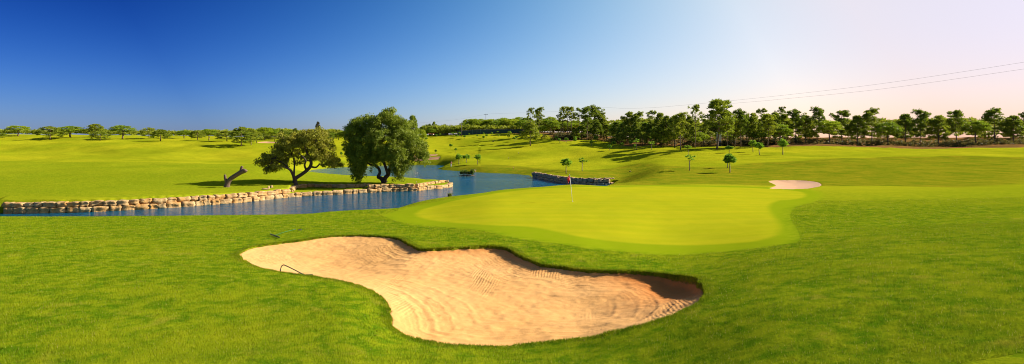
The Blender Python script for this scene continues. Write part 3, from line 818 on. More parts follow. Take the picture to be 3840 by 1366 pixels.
def proto_umbrella(seed):       # 11 m, dome canopy
    rs = np.random.RandomState(seed); mb = MB(); H = 11.0
    e = limb(mb, rs, (0, 0, 0), (rs.normal(0, 0.2), rs.normal(0, 0.2), H * 0.5), 0.26, 0.17, 5, 0.02)
    for k in range(7):
        a = k * 0.9 + rs.rand(); L = rs.uniform(1.5, 3.0)
        limb(mb, rs, e, (e[0] + math.cos(a) * L, e[1] + math.sin(a) * L, H * rs.uniform(0.68, 0.82)), 0.11, 0.04, 4, 0.06, 5)
    C = []
    C += list(ellip_pts(rs, 95, (0, 0, H * 0.62), (3.6, 3.6, H * 0.34), 0.80, -0.2))
    C += list(ellip_pts(rs, 30, (0, 0, H * 0.60), (3.2, 3.2, H * 0.24), 0.3, -0.9))
    cl = cloud(rs, np.array(C), rs.uniform(0.6, 1.05, len(C)), 38, 0.30, mode='needle', flat=0.7)
    return mb.mesh('trunk'), crown_mesh('crown', [cl]), H * 1.0, 8.4

def proto_bushy(seed, wide=1.0, low=0.25, cone=0.5):      # 10 m round or conical pine
    rs = np.random.RandomState(seed); mb = MB(); H = 10.0
    limb(mb, rs, (0, 0, 0), (0, 0, H * 0.9), 0.22, 0.05, 6, 0.01)
    C = []
    n = 115
    for i in range(n):
        q = rs.rand() ** 0.8
        z = low + (0.97 - low) * q
        prof_ = math.sin(math.pi * min(1, 0.18 + 0.82 * q)) ** 0.6 * (1 - cone * q) + 0.1
        a = rs.uniform(0, 2 * math.pi); r = 3.2 * wide * prof_ * (0.55 + 0.45 * rs.rand() ** 0.5) * (1 + 0.2 * math.sin(3 * a + seed) + 0.12 * math.sin(7 * q * 3 + seed))
        C.append((r * math.cos(a), r * math.sin(a), z * H))
        if i % 4 == 0: mb.tube([(0, 0, z * H - 0.8), (r * 0.8 * math.cos(a), r * 0.8 * math.sin(a), z * H)], [0.06, 0.02], 5)
    cl = cloud(rs, np.array(C), rs.uniform(0.5, 1.0, n), 40, 0.33, mode='needle', flat=0.85)
    return mb.mesh('trunk'), crown_mesh('crown', [cl]), H, 6.6 * wide

def proto_sapling(seed, kind=0):     # 3.3 m lollipop pine
    rs = np.random.RandomState(seed); mb = MB(); H = 3.3
    lean = rs.normal(0, 0.05, 2)
    top = limb(mb, rs, (0, 0, 0), (lean[0], lean[1], H * 0.62), 0.075, 0.05, 4, 0.015, 6)
    C = []; 
    if kind == 0:     # round ball of tufts
        C = list(ellip_pts(rs, 42, (lean[0], lean[1], H * 0.69), (0.72, 0.72, 0.86), 0.6, -0.85))
    else:             # a few separate tufts on forked shoots
        for k in range(9):
            a = k * 2.4 + rs.rand(); L = rs.uniform(0.3, 0.8)
            C.append((lean[0] + L * math.cos(a), lean[1] + L * math.sin(a), H * rs.uniform(0.64, 0.93)))
        C.append((lean[0], lean[1], H * 0.94))
    for c_ in C[::2]:
        mb.tube([(lean[0], lean[1], H * 0.58), tuple(np.array(c_) * 0.5 + np.array([lean[0], lean[1], H * 0.6]) * 0.5), tuple(c_)], [0.03, 0.02, 0.012], 5)
    C = np.array(C)
    cl = cloud(rs, C, rs.uniform(0.18, 0.30, len(C)), 60, 0.14, mode='needle', flat=1.1)
    return mb.mesh('trunk'), crown_mesh('crown', [cl]), H, 1.75

PROTO = {'tall': [proto_tall_pine(i) for i in range(3)], 'sparse': [proto_tall_pine(20 + i, True) for i in range(2)],
         'umb': [proto_umbrella(40 + i) for i in range(4)], 'bushy': [proto_bushy(60 + i) for i in range(3)],
         'round': [proto_bushy(70 + i, 1.15, 0.22, 0.15) for i in range(3)], 'shrub': [proto_bushy(80 + i, 1.3, 0.02, 0.35) for i in range(2)],
         'sap': [proto_sapling(90 + i, 0) for i in range(4)], 'tuft': [proto_sapling(95 + i, 1) for i in range(2)]}
def real_size(cm, tm):
    c = np.empty(len(cm.vertices) * 3, np.float32); cm.vertices.foreach_get('co', c); c = c.reshape(-1, 3)
    return float(c[:, 2].max() - 0.1), 2 * float(np.percentile(np.abs(c[:, 0]), 98))
for k, L in PROTO.items():
    PROTO[k] = L = [(a_, b_, *real_size(b_, a_)) for (a_, b_, _h, _w) in L]
    for (tm, cm, hh_, ww) in L:
        tm.materials.append(M_sbark if k in ('sap', 'tuft') else M_pbark)
        cm.materials.append({'umb': M_umb, 'sap': M_sap, 'tuft': M_sap, 'shrub': M_bush}.get(k, M_pine))
NAMES = {'tall': 'pine_tree', 'sparse': 'pine_tree', 'umb': 'umbrella_pine', 'bushy': 'pine_tree', 'round': 'pine_tree', 'shrub': 'bush', 'sap': 'pine_sapling', 'tuft': 'pine_sapling'}
rt = random.Random(5)
cnt = {}
def place(kind, px, top, wpx, base=None, Y=None, label=None, group=None, crown_mat=None, cat=None, name=None):
    if base is not None:
        x, y, z = hit(px, base, y0=75)
    else:
        y = fd(Y); x = (px - CX) / F * y; z = gz(x, y)
    i = cnt.get(kind, 0); cnt[kind] = i + 1
    tm, cm, H, W = PROTO[kind][i % len(PROTO[kind])]
    ztop = -(top - HY) / F * y
    h = max(ztop - z, 0.4)
    wpx = wpx * {'umb': 1.15, 'bushy': 1.1}.get(kind, 1)
    sz = h / H; sx = wpx * y / F / W
    e = empty(name or NAMES[kind], (x, y, z - 0.08), rt.uniform(0, 6.28), (sx, sx, sz))
    t_ = link('trunk' if kind != 'shrub' else 'stem', tm, None, e); c_ = link('crown' if kind != 'shrub' else 'foliage', cm, None, e)
    tag(e, label, cat or ('sapling' if kind in ('sap', 'tuft') else 'bush' if kind == 'shrub' else 'tree'), group)
    return e

ORD = ['leftmost', 'second from the left', 'third from the left', 'fourth from the left', 'fifth from the left', 'sixth from the left', 'seventh from the left', 'eighth from the left', 'ninth from the left', 'tenth from the left', 'eleventh from the left', 'twelfth from the left', 'thirteenth from the left', 'fourteenth from the left', 'fifteenth from the left', 'sixteenth from the left', 'seventeenth from the left', 'eighteenth from the left', 'nineteenth from the left', 'twentieth from the left']
def row(items, text, group):
    items = sorted(items, key=lambda t: t[1])
    for i, it in enumerate(items):
        if len(items) <= 20: o = ORD[i]
        elif i < len(items) // 2 + 1: o = ORD[i]
        else: o = ORD[len(items) - 1 - i].replace('left', 'right')
        kw = it[5] if len(it) > 5 else {}
        if it[4] > 600 or it[4] < 0: kw = dict(kw)
        place(it[0], it[1], it[2], it[3], label=text % o, group=group, **(dict(Y=-it[4]) if it[4] < 0 else dict(base=it[4])), **kw)
# (kind, column, top row, width, base row or minus distance)

# rounded umbrella pines behind the screen fence
row([('umb',1742,458,40,-448),('umb',1760,445,44,-455),('umb',1781,444,44,-452),('umb',1802,444,44,-458),('umb',1821,447,40,-462),('umb',1840,445,44,-456),('umb',1858,452,42,-440),('umb',1873,444,44,-455),('umb',1890,440,46,-460),('umb',1910,445,46,-440),('umb',1928,443,44,-452),('umb',1948,437,46,-458)],
    'dense rounded umbrella pine behind the screen fence, %s', 'umbrella pines behind the screen fence')
row([('umb',1960,448,52,-400),('umb',1975,440,44,-430),('umb',2037,468,30,-350),('umb',2042,443,48,-400),('umb',2066,436,46,-410),('umb',2078,452,42,-350),('umb',2104,450,44,-380),('umb',2135,455,46,-370),('umb',2157,450,44,-385),('umb',2202,452,44,-370),('umb',2250,452,44,-350),('umb',2270,462,42,-345),('umb',2290,472,36,-345)],
    'umbrella pine behind the tall bare pine trunks, %s', 'umbrella pines behind the tall pines')
row([('umb',1594,472,30,-430),('umb',1617,480,32,512),('bushy',1628,455,20,-430),('bushy',1611,463,18,-432),('umb',1652,474,32,-445),('umb',1668,476,30,-448),('umb',1681,479,26,-452),('umb',1702,477,26,-462),('umb',1716,474,26,-466),('umb',1731,469,28,-470)],
    'small dark hilltop pine left of the screen fence, %s', 'dark pines left of the screen fence')
# tall bare-trunked pines
row([('sparse',1989,402,38,-330),('tall',2023,398,42,511)],
    'tall thin pine above the lone fairway tree, %s', 'pair of thin pines')
row([('sparse',2103,420,26,518),('sparse',2111,397,42,518),('sparse',2128,397,36,516),('sparse',2141,398,40,518),('sparse',2172,402,44,516),('tall',2200,400,50,-300),('tall',2229,390,64,521),('sparse',2254,420,44,522),('bushy',2180,468,44,-305),('bushy',2160,482,32,-300),('bushy',2240,455,44,-310),('bushy',2275,465,40,-315),('bushy',2262,440,36,-318)],
    'long trunked pine of the brown earth centre grove, %s', 'pines of the centre grove')
# right forest
row([('bushy',2312,455,44,-275),('tall',2340,432,44,-270),('bushy',2333,462,36,-262),('bushy',2352,470,36,-250),('tall',2365,416,46,-268),('tall',2396,414,46,-266),('bushy',2386,455,40,-250),('bushy',2418,460,42,-245),('sparse',2446,411,46,-260),('bushy',2475,420,50,-245),('bushy',2440,452,40,-240),('bushy',2500,432,44,-240),('bushy',2520,440,44,-235)],
    'olive pine in the right wood\'s left half, %s', 'pines of the right hand wood, left half')
row([('round',2332,505,32,-250),('round',2378,495,36,546),('round',2409,492,40,545),('round',2300,515,20,-270)],
    'low round bright pine at the right wood edge, %s', 'low round pines at the wood edge')
place('round', 2460, 473, 64, base=553, label='broad dark round pine with a very low crown on the fairway edge', group='front pines of the right wood')
place('round', 2478, 476, 58, base=553, label='dark round pine merging into the broad round pine on its left', group='front pines of the right wood')
place('bushy', 2530, 432, 62, base=554, label='pine standing just left of the large pale trunked pine on the fairway edge', group='front pines of the right wood')
place('tall', 2552, 416, 74, base=561, label='large bushy pine with a pale trunk casting broad shadows on the fairway', group='front pines of the right wood')
place('sparse', 2607, 389, 50, base=556, label='tall sparse pine with separate upright shoots against the sky', group='front pines of the right wood')
place('tall', 2688, 367, 104, base=561, label='tallest and widest pine of the right hand wood with a thick trunk', group='front pines of the right wood')
place('tall', 2728, 407, 54, base=556, label='pine with a pale trunk directly right of the tallest pine', group='front pines of the right wood')
row([('bushy',2560,430,44,-232),('bushy',2585,432,42,-225),('bushy',2600,470,34,-212),('umb',2638,500,40,-210),('tall',2642,440,40,-230),('umb',2614,512,30,-205),('tall',2755,430,50,552),('tall',2778,403,50,552),('tall',2800,425,44,-215),('bushy',2825,420,48,-215),('sparse',2856,403,44,-228),('tall',2877,423,64,552),('bushy',2906,418,50,-218),('sparse',2928,398,46,-232),('bushy',2940,425,50,-222),('umb',2926,462,62,-205),('bushy',2750,480,34,-225),('umb',2845,490,46,-212)],
    'green pine in the right wood\'s right half, %s', 'pines of the right hand wood, right half')
row([('round',2500,505,34,-225),('shrub',2585,528,40,-212),('shrub',2630,530,44,-214),('shrub',2570,535,40,-208),('shrub',2665,530,40,-216),('shrub',2715,528,44,-212),('shrub',2745,525,40,-218),('shrub',2790,528,44,-214),('shrub',2830,525,48,-218),('shrub',2885,524,48,-216),('shrub',2930,526,44,-212),('shrub',2480,535,30,-215),('shrub',2350,530,26,-255)],
    'dry olive bush among the right wood\'s trunks, %s', 'undergrowth of the right wood')
row([('shrub',2040,507,24,521),('shrub',2075,515,22,526),('shrub',2145,512,28,-300),('shrub',2215,512,24,-306),('shrub',2125,505,22,-318),('shrub',2305,524,24,-278)],
    'brown green bush below the centre grove, %s', 'bushes below the centre grove')
rb_ = random.Random(3)
row([(('umb','round','bushy')[i % 3], 2318 + i * 34 + rb_.randint(-8, 8), 448 + rb_.randint(-12, 18), 56, -(275 + rb_.randint(0, 30))) for i in range(19)],
    'shaded back row pine deep inside the right wood, %s', 'back row of the right wood')
row([(('round','umb')[i % 2], 2330 + i * 42 + rb_.randint(-8, 8), 492 + rb_.randint(-8, 10), 50, -(255 + rb_.randint(0, 20))) for i in range(15)],
    'low dark pine filling between the right wood\'s trunks, %s', 'low pines inside the right wood')
row([(('umb','round')[i % 2], 1975 + i * 27 + rb_.randint(-6, 6), 462 + rb_.randint(-8, 10), 48, -(420 + rb_.randint(0, 25))) for i in range(12)],
    'shaded back row pine behind the centre grove, %s', 'back row of the centre grove')
# trees continuing beyond the right side of the view
row([('tall',2985,405,56,-215),('bushy',3020,430,60,-218),('tall',3065,395,64,-222),('umb',3110,450,70,-210),('tall',3160,410,60,-225),('bushy',3215,430,60,-220),('tall',3270,400,66,-222),('umb',3330,455,70,-212),('bushy',3395,425,66,-222),('tall',3450,405,66,-225),('bushy',3520,430,66,-220),('tall',3590,410,66,-225),('umb',3660,450,74,-215),('tall',3730,400,70,-222),('bushy',3800,430,66,-220),('tall',3860,405,66,-225)],
    'pine in the far right continuation of the wood, %s', 'pines of the far right wood')
# left hill
place('round', 905, 473, 82, base=549, label='biggest round dark green tree at the left end of the hill', group='round trees on the left hill')
place('round', 942, 480, 62, base=545, label='round dark green tree right of the biggest one on the left hill', group='round trees on the left hill')
place('round', 962, 492, 46, Y=275, label='smallest round tree at the right end of the trio on the left hill', group='round trees on the left hill')
row([('umb',925,478,60,-345),('umb',992,476,46,-360),('umb',1014,479,40,-370),('umb',1034,487,32,-375),('round',985,500,44,-335),('round',1008,505,40,-330),('round',1030,502,44,-332),('bushy',1057,484,24,-345),('round',1072,503,40,-335),('bushy',1108,480,26,-360),('round',1098,492,44,-345),('round',1130,497,50,-345),('round',1165,495,50,-350),('round',1200,498,50,-350),('round',1232,500,46,-355),('umb',1250,498,34,-365),('umb',1270,502,34,-365),('umb',1290,490,40,-370),('umb',1320,492,40,-375),('bushy',1300,480,24,-365)],
    'green tree along the top of the left hill, %s', 'trees along the left hilltop')
row([('round', 905 + i * 21, 490 + (i * 7) % 11, 40, -(395 + (i * 13) % 20)) for i in range(19)],
    'green tree in the back row behind the left hill, %s', 'back row of the left hill')
place('bushy', 1192, 455, 21, Y=380, label='single brownish narrow conifer standing above the left hilltop trees', crown_mat=None)
place('bushy', 1548, 429, 50, Y=235, label='dark cone shaped pine showing behind the right side of the large oak')
place('umb', 1585, 483, 24, Y=300, label='small flat topped pine just right of the large oak')
rj = random.Random(9)
row([(t_[0], t_[1] + rj.randint(-28, 28), t_[2] + rj.randint(-8, 14), t_[3] * rj.uniform(0.7, 1.25), t_[4] + rj.randint(-25, 25)) for t_ in (('round',850,478,80,-262),('umb',800,470,70,-330),('round',740,476,76,-300),('umb',680,474,66,-340),('bushy',620,470,50,-330),('round',560,480,76,-310),('umb',480,472,70,-340),('round',400,478,76,-320),('bushy',330,468,50,-335),('umb',250,472,70,-340),('round',160,478,76,-310),('umb',70,470,70,-335),('round',-10,476,76,-320))],
    'green tree far left on the hilltop line, %s', 'trees of the far left hill')
# the araucaria-like conifer gets its own brownish foliage
for o in COL.objects:
    if o.get('label', '').startswith('single brownish'):
        for ch in o.children:
            if ch.name.startswith('crown'):
                ch.data = ch.data.copy(); ch.data.materials.clear(); ch.data.materials.append(M_dark)

# the tree standing alone in the fairway
place('bushy', 1989, 455, 66, base=547, label='large leafy pine standing alone on the middle of the far fairway')
# saplings
sap = [('sap',1721,575,26,617,'left of the three by the pond point, nearest the man'),('sap',1748,578,25,611,'middle of the three above the pond point'),('sap',1792,577,26,618,'right of the three above the pond bank'),
 ('sap',2123,592,38,652,'nearest one, standing above the brown stone wall'),('tuft',2183,590,31,642,'right of the one above the brown stone wall'),
 ('tuft',2586,579,44,640,'forked tufts, leftmost of the near ones on the right slope'),('tuft',2728,575,34,631,'behind and left of the nearest one on the right slope'),('sap',2737,573,42,648,'nearest one on the right slope'),
 ('sap',2735,546,28,573,'half hidden above the nearest pair on the right slope'),('tuft',2581,545,26,583,'faint one in the shade of the large pine'),('sap',2824,524,28,571,'leaning one with a flat crown at the right treeline'),('sap',2849,533,31,581,'straight flat crowned one on the right fairway'),('sap',2936,518,32,581,'at the right edge of the view'),
 ('sap',1691,539,13,558,'dark one on the slope above the far bunker'),('sap',1709,554,10,572,'small one below the dark one above the far bunker'),('sap',1634,560,8,580,'at the upper edge of the far bunker'),
 ('sap',2218,525,15,548,'on the crest of the middle mound, casting a clear shadow'),('sap',2234,509,14,532,'behind the crest of the middle mound'),('sap',2286,542,16,565,'foremost of the trio right of the middle mound'),('sap',2301,529,18,552,'middle of the trio right of the middle mound'),('sap',2332,533,15,556,'right of the trio right of the middle mound'),('sap',2295,518,14,535,'behind the trio right of the middle mound'),
 ('sap',2366,526,15,552,'bright one left of the tall double sapling'),('sap',2380,539,13,563,'short one beside the tall double sapling'),('tuft',2387,519,24,563,'tall double one at the wood edge'),('tuft',2443,530,22,563,'in front of the broad dark round pine'),
 ('sap',1280,568,10,590,'faint one on the fairway between the two oaks')]
for k, px, top, wd_, base, txt in sap:
    place(k, px, top, wd_, base=base, label='young round headed pine, ' + txt, group='young pines on the fairways')
row([('sap',2087,510,11,527),('sap',2097,518,14,537),('sap',2123,516,15,536),('sap',2156,519,14,537),('sap',2157,511,12,530),('tuft',2173,513,9,527),('sap',2192,507,15,525),('tuft',2018,503,10,525)],
    'small pine sapling below the centre grove, %s', 'saplings below the centre grove')
row([('sap',1598,514,14,531),('sap',1603,505,8,514),('sap',1636,502,8,514),('sap',1650,500,8,512),('sap',1697,495,10,510),('sap',1707,492,9,507),('sap',1713,504,10,518),('sap',1723,494,9,510),('sap',1742,507,11,521),('sap',1759,499,8,511),('sap',1772,490,9,501),('sap',1790,504,8,516),('sap',1813,509,11,525),('sap',1825,502,9,518),('sap',1814,497,8,508),('sap',1845,495,9,510),('sap',1869,503,9,516),('sap',1865,491,8,502),('sap',1907,503,9,522),('sap',1911,491,14,508),('sap',1929,513,12,531),('sap',1936,508,10,526)],
    'tiny hillside sapling below the screen fence, %s', 'saplings on the far hillside')

rs = np.random.RandomState(78)
nC = 2600
pq = np.concatenate([rs.uniform(2330, 4200, 1700), rs.uniform(1960, 2330, 900)])
base_v = np.interp(pq, [1960, 2080, 2140, 2200, 2290, 2340, 2600, 4200], [500, 520, 525, 518, 528, 540, 545, 548])
Yq = np.interp(pq, [1960, 2100, 2330, 2340, 2500, 4200], [262, 238, 222, 218, 190, 184]) + np.abs(rs.normal(0, 14, nC))
Xq = (pq - CX) / F * Yq; zg = ground_h(Xq, Yq); keep = sdf(Xq, Yq, DIRT) < -1.0
Xq = Xq[keep]; Yq = Yq[keep]; zg = zg[keep]; nC = len(Xq)
Zq = zg + rs.rand(nC) ** 1.5 * 1.5
ug = link('undergrowth', crown_mesh('undergrowth', [cloud(rs, np.stack([Xq, Yq, Zq], -1), rs.uniform(0.5, 0.95, nC), 22, 0.3, mode='needle', flat=0.8)]), M_bush)
tag(ug, label='dry olive and brown scrub covering the earth floor under the pine wood', cat='scrub', kind='stuff')
# the far-off wood that closes the horizon behind every group
rs = np.random.RandomState(77)
nC = 6800
pq = rs.uniform(-700, 4600, nC)
Yq = np.interp(pq, [-700, 1300, 1700, 2300, 2700, 4600], [330, 330, 345, 320, 245, 245]) + rs.uniform(0, 35, nC)
tq = np.interp(pq, [-700, 1000, 1400, 1705, 1760, 2450, 4600], [490, 492, 500, 480, 458, 455, 450]) + 7 * vnoise(pq / 23.0, pq * 0, 3) + 10 * vnoise(pq / 90.0, pq * 0, 8)
Xq = (pq - CX) / F * Yq; zg = ground_h(Xq, Yq); zt_ = (HY - tq) / F * Yq
nU = 1700
pq[:nU] = rs.uniform(1580, 2330, nU); Yq[:nU] = rs.uniform(294, 312, nU); tq[:nU] = 477 + rs.uniform(-4, 6, nU)
Xq = (pq - CX) / F * Yq; zg = ground_h(Xq, Yq); zt_ = (HY - tq) / F * Yq
uq = 1 - rs.rand(nC) ** 1.6
Zq = zg + 0.8 + np.maximum(zt_ - zg - 1.0, 1.2) * uq
link_ = link('far_wood', crown_mesh('far_wood', [cloud(rs, np.stack([Xq, Yq, Zq], -1), rs.uniform(0.9, 1.7, nC), 42, 0.58, mode='needle', flat=0.8)]), M_pine)
tag(link_, label='far off dark green wood closing the horizon behind the hilltop trees', cat='wood', kind='stuff')

# ------------------------------------------------------------------ the two old oaks on the island
def P3(px, v, Y): return ((px - CX) / F * Y, Y, -(v - HY) / F * Y)
def oak(name, label, base_px, branches, blobs, mt, bark, seed, dens, leaf, hang=0.0, nper=60, crad=(0.45, 0.9)):
    rs = np.random.RandomState(seed)
    bx, by, bz = hit(*base_px, y0=80)
    e = empty(name, (bx, by, bz))
    def L(px, v, dy): 
        p = P3(px, v, by + dy); return (p[0] - bx, p[1] - by, p[2] - bz)
    mb = MB()
    for br in branches:
        pts = smooth_line([L(*q[:3]) for q in br], 4)
        rad = smooth_line([(q[3], 0) for q in br], 4)
        mb.tube([tuple(p) for p in pts], [max(0.015, r[0]) for r in rad], 8)
    ends = [L(*br[-1][:3]) for br in branches]
    C = []; 
    for (px, v, dy, rx, rz, ry, n) in blobs:
        k = by / F
        c = L(px, v, dy)
        q = ellip_pts(rs, int(n * dens), c, (rx * k, ry, rz * k), 0.55, -1)
        C.append(q)
        # twigs from the nearest limb end
        j = min(range(len(ends)), key=lambda i: sum((a - b_) ** 2 for a, b_ in zip(ends[i], c)))
        for t in range(4):
            tgt = q[rs.randint(len(q))]
            limb(mb, rs, ends[j], tgt, 0.07, 0.02, 4, 0.07, 5)
    if not C:
        link('trunk', mb.mesh('trunk'), bark, e); tag(e, label, 'tree'); return e
    C = np.concatenate(C)
    parts = [cloud(rs, C, rs.uniform(crad[0], crad[1], len(C)), nper, leaf, elong=0.9, mode='leaf', flat=0.8)]
    if hang:
        low = C[C[:, 2] < np.percentile(C[:, 2], 55)]
        Hn = []
        for c_ in low[::2]:
            for s_ in range(rs.randint(1, 4)): Hn.append(c_ - np.array([rs.normal(0, .25), rs.normal(0, .25), 0.5 + s_ * 0.5]))
        Hn = np.array(Hn); parts.append(cloud(rs, Hn, np.full(len(Hn), 0.35), 26, leaf, elong=0.9, mode='leaf', flat=1.5))
    link('trunk', mb.mesh('trunk'), bark, e)
    link('crown', crown_mesh('crown', parts), mt, e)
    tag(e, label, 'tree')
    return e
oak('oak_tree', 'wide low spreading olive green oak with open gnarled branches on the island', (1108, 698),
    [[(1108,700,0,0.62),(1106,685,0,0.42),(1108,670,0,0.34),(1130,655,0.5,0.30),(1150,640,0.5,0.30),(1165,622,0.5,0.28),(1165,600,0,0.22),(1150,570,0,0.15),(1140,540,0,0.08)],
     [(1106,688,0,0.35),(1102,665,-0.5,0.26),(1095,648,-1,0.22),(1085,635,-1.5,0.18),(1060,625,-2,0.12),(1035,618,-2,0.07)],
     [(1102,665,-0.5,0.18),(1103,640,0,0.15),(1104,610,1,0.12),(1095,580,1,0.08)],
     [(1150,640,0.5,0.20),(1142,620,-1,0.16),(1146,600,-2,0.12),(1120,575,-2,0.08)],
     [(1165,625,0.5,0.18),(1185,628,1,0.15),(1200,616,1,0.12),(1222,618,1.5,0.09),(1250,615,2,0.05)],
     [(1165,605,0,0.16),(1150,600,2,0.12),(1135,590,3,0.08)],
     [(1165,600,0,0.16),(1185,575,1,0.12),(1205,555,1,0.08)],
     [(1085,635,-1.5,0.12),(1060,610,-1,0.09),(1030,600,-1,0.05)]],
    [(1185,525,0,55,34,3.2,34),(1140,520,1,55,30,3.2,30),(1215,560,0,42,36,3.0,26),(1110,550,0,55,32,3.2,30),(1070,575,0,45,24,2.8,22),(1080,540,1,40,22,2.6,16),(1030,598,0,36,20,2.4,16),(1000,592,0,25,18,1.8,10),(985,610,-1,22,14,1.4,8),(1050,625,-1,40,12,2,9),(1015,635,-1,18,14,1.4,5),(1080,610,1,26,18,2,8),(1225,600,0,32,22,2.4,15),(1258,612,1,28,16,2.0,12),(1190,500,0,36,18,2.4,12),(1150,500,1,30,14,2,8),(1065,510,0,14,14,1.2,3),(1175,580,1,36,22,2.4,12),(1130,600,2,22,16,2,5),(1035,560,0,20,16,1.6,6)],
    M_oakA, M_bark, 3, 1.9, 0.13, nper=70, crad=(0.35, 0.8))
oak('oak_tree', 'tall dense green oak with drooping foliage and a forked dark trunk near the island tip', (1441, 686),
    [[(1443,688,0,0.60),(1436,676,0,0.45),(1427,668,0,0.34),(1418,664,-0.3,0.30),(1424,650,-0.3,0.26),(1422,636,-0.3,0.25),(1412,624,-0.3,0.25),(1400,620,-0.5,0.22),(1388,617,-0.5,0.18),(1360,600,-1,0.12),(1335,570,-1,0.08)],
     [(1438,680,0,0.45),(1446,666,0,0.38),(1456,655,0.3,0.34),(1460,640,0.5,0.32),(1465,622,0.5,0.26),(1480,590,0,0.18),(1490,540,0,0.12),(1470,480,0,0.06)],
     [(1456,658,0.3,0.28),(1450,640,-0.5,0.26),(1444,622,-1,0.24),(1430,590,-1,0.16),(1410,530,0,0.10)],
     [(1465,622,0.5,0.18),(1500,600,1,0.14),(1540,570,1,0.09),(1565,550,1,0.05)],
     [(1412,626,-0.3,0.15),(1390,590,0.5,0.12),(1380,540,0.5,0.07)]],
    [(1465,440,0,34,34,2.6,20),(1465,415,0,10,12,0.9,3),(1450,465,0,60,36,3.6,36),(1400,462,0,45,32,3,26),(1350,475,0,42,32,3,26),(1330,500,0,40,36,3,24),(1325,550,0,32,40,2.6,22),(1370,540,-1.5,55,50,3,36),(1350,590,-1,38,34,2.6,22),(1345,630,-1,26,34,2,16),(1338,650,-1,14,16,1.2,5),(1440,520,-2,60,50,3.4,42),(1392,590,-1.5,30,20,2,8),(1500,500,0,50,42,3.4,34),(1530,520,0,40,36,3,24),(1560,545,0,34,36,2.6,20),(1583,565,0,22,30,2,12),(1490,570,-2,46,42,3,32),(1500,615,-1,30,36,2.4,20),(1495,645,-1,18,18,1.6,7),(1460,575,-1,28,26,2.4,12),(1545,580,0,26,22,2,8),(1430,580,0,30,18,2,6),(1595,580,0,12,16,1,4),(1505,470,0,34,26,2.4,12),(1532,470,1,10,20,1,3)],
    M_oakB, M_barkred, 8, 2.2, 0.13, hang=1.0, nper=84)
# at the left edge: an old tree whose broken limb reaches into view
oak('dead_tree', 'bare dead brown tree whose broken limb reaches in at the left edge', (850, 702),
    [[(850,704,0,0.5),(853,690,0,0.40),(862,674,0,0.36),(878,662,0,0.34),(894,652,0,0.34),(906,645,0,0.36),(918,640,0,0.36),(921,637,0,0.33)],
     [(903,647,0,0.26),(905,634,0,0.22),(908,624,0,0.2)],
     [(853,690,0,0.3),(846,672,0,0.22),(843,655,0,0.16)]],
    [], M_oakA, M_deadwood, 14, 1.8, 0.17)

# ------------------------------------------------------------------ stone walls
def stones(rs, line, courses, z0, hgt, length, depth, jit=0.12):
    """rough rounded blocks laid along a line; returns verts, faces, tint"""
    P = np.array(line); seg = np.linalg.norm(np.diff(P, axis=0), axis=1); S = np.concatenate([[0], np.cumsum(seg)])
    V = []; Fq = []; T = []; o = 0
    bm = bmesh.new(); bmesh.ops.create_cube(bm, size=2); bmesh.ops.subdivide_edges(bm, edges=bm.edges[:], cuts=4, use_grid_fill=True)
    bm.verts.index_update()
    U = np.array([v.co[:] for v in bm.verts]); FF = np.array([[v.index for v in f.verts] for f in bm.faces]); bm.free()
    p = 11.0; nrm = (np.abs(U) ** p).sum(axis=1) ** (1 / p); U = U / nrm[:, None]
    for c in range(courses):
        s = -rs.rand() * length
        while s < S[-1]:
            L = length * rs.uniform(0.65, 1.35); m = s + L / 2
            if 0 <= m <= S[-1]:
                x = np.interp(m, S, P[:, 0]); y = np.interp(m, S, P[:, 1])
                x2 = np.interp(min(m + 0.5, S[-1]), S, P[:, 0]); y2 = np.interp(min(m + 0.5, S[-1]), S, P[:, 1])
                x1_ = np.interp(max(m - 0.5, 0), S, P[:, 0]); y1_ = np.interp(max(m - 0.5, 0), S, P[:, 1])
                a = math.atan2(y2 - y1_, x2 - x1_) + rs.normal(0, 0.03)
                h_ = hgt * rs.uniform(0.9, 1.08)
                W = U * np.array([L / 2 * 0.985, depth / 2 * rs.uniform(0.9, 1.1), h_ / 2])
                f = rs.rand(3) * 9
                W = W + 0.06 * np.stack([np.sin(3 * U[:, 1] + f[0]) + np.sin(4 * U[:, 2] + f[1]), np.sin(3.3 * U[:, 0] * L + f[1]) + np.sin(4 * U[:, 2] + f[2]), 0.6 * np.sin(3 * U[:, 0] + f[2])], -1)
                W = W + rs.normal(0, 0.014, W.shape)
                tl = rs.normal(0, 0.03)
                ca, sa = math.cos(a), math.sin(a)
                off = rs.normal(0, 0.05) + (c * 0.10)
                X = x + W[:, 0] * ca - (W[:, 1] + off) * sa; Yv = y + W[:, 0] * sa + (W[:, 1] + off) * ca; Z = z0 + hgt * (c + 0.5) + W[:, 2] + W[:, 0] * tl + rs.normal(0, 0.02)
                V.append(np.stack([X, Yv, Z], -1)); Fq.append(FF + o); o += len(U); T.append(np.full(len(U), rs.rand()))
            s += L
    return np.concatenate(V), np.concatenate(Fq), np.concatenate(T)
def wall(name, runs, mt, label):
    V = []; Fq = []; T = []; o = 0
    for i, a in enumerate(runs):
        v, f, t = stones(np.random.RandomState(50 + i), *a); V.append(v); Fq.append(f + o); T.append(t); o += len(v)
    ob = link(name, mesh_np(name, np.concatenate(V), np.concatenate(Fq), attrs={'tint': np.concatenate(T)}), mt)
    return tag(ob, label, 'wall')
WAi = nudge(WALL_A, 0.30)
left2 = [p for p, q in zip(WAi, WPX) if q <= 1100]
mid2 = [p for p, q in zip(WAi, WPX) if 1378 <= q <= 1580]
wall('stone_wall', [(WAi, 1, ZW - 0.15, 0.80, 1.35, 0.9), (nudge(left2, 0.18), 1, ZW + 0.65, 0.62, 1.25, 0.85), (nudge(mid2, 0.18), 1, ZW + 0.65, 0.62, 1.25, 0.85)], M_stone,
     'long retaining wall of big golden limestone blocks along the island waterline')
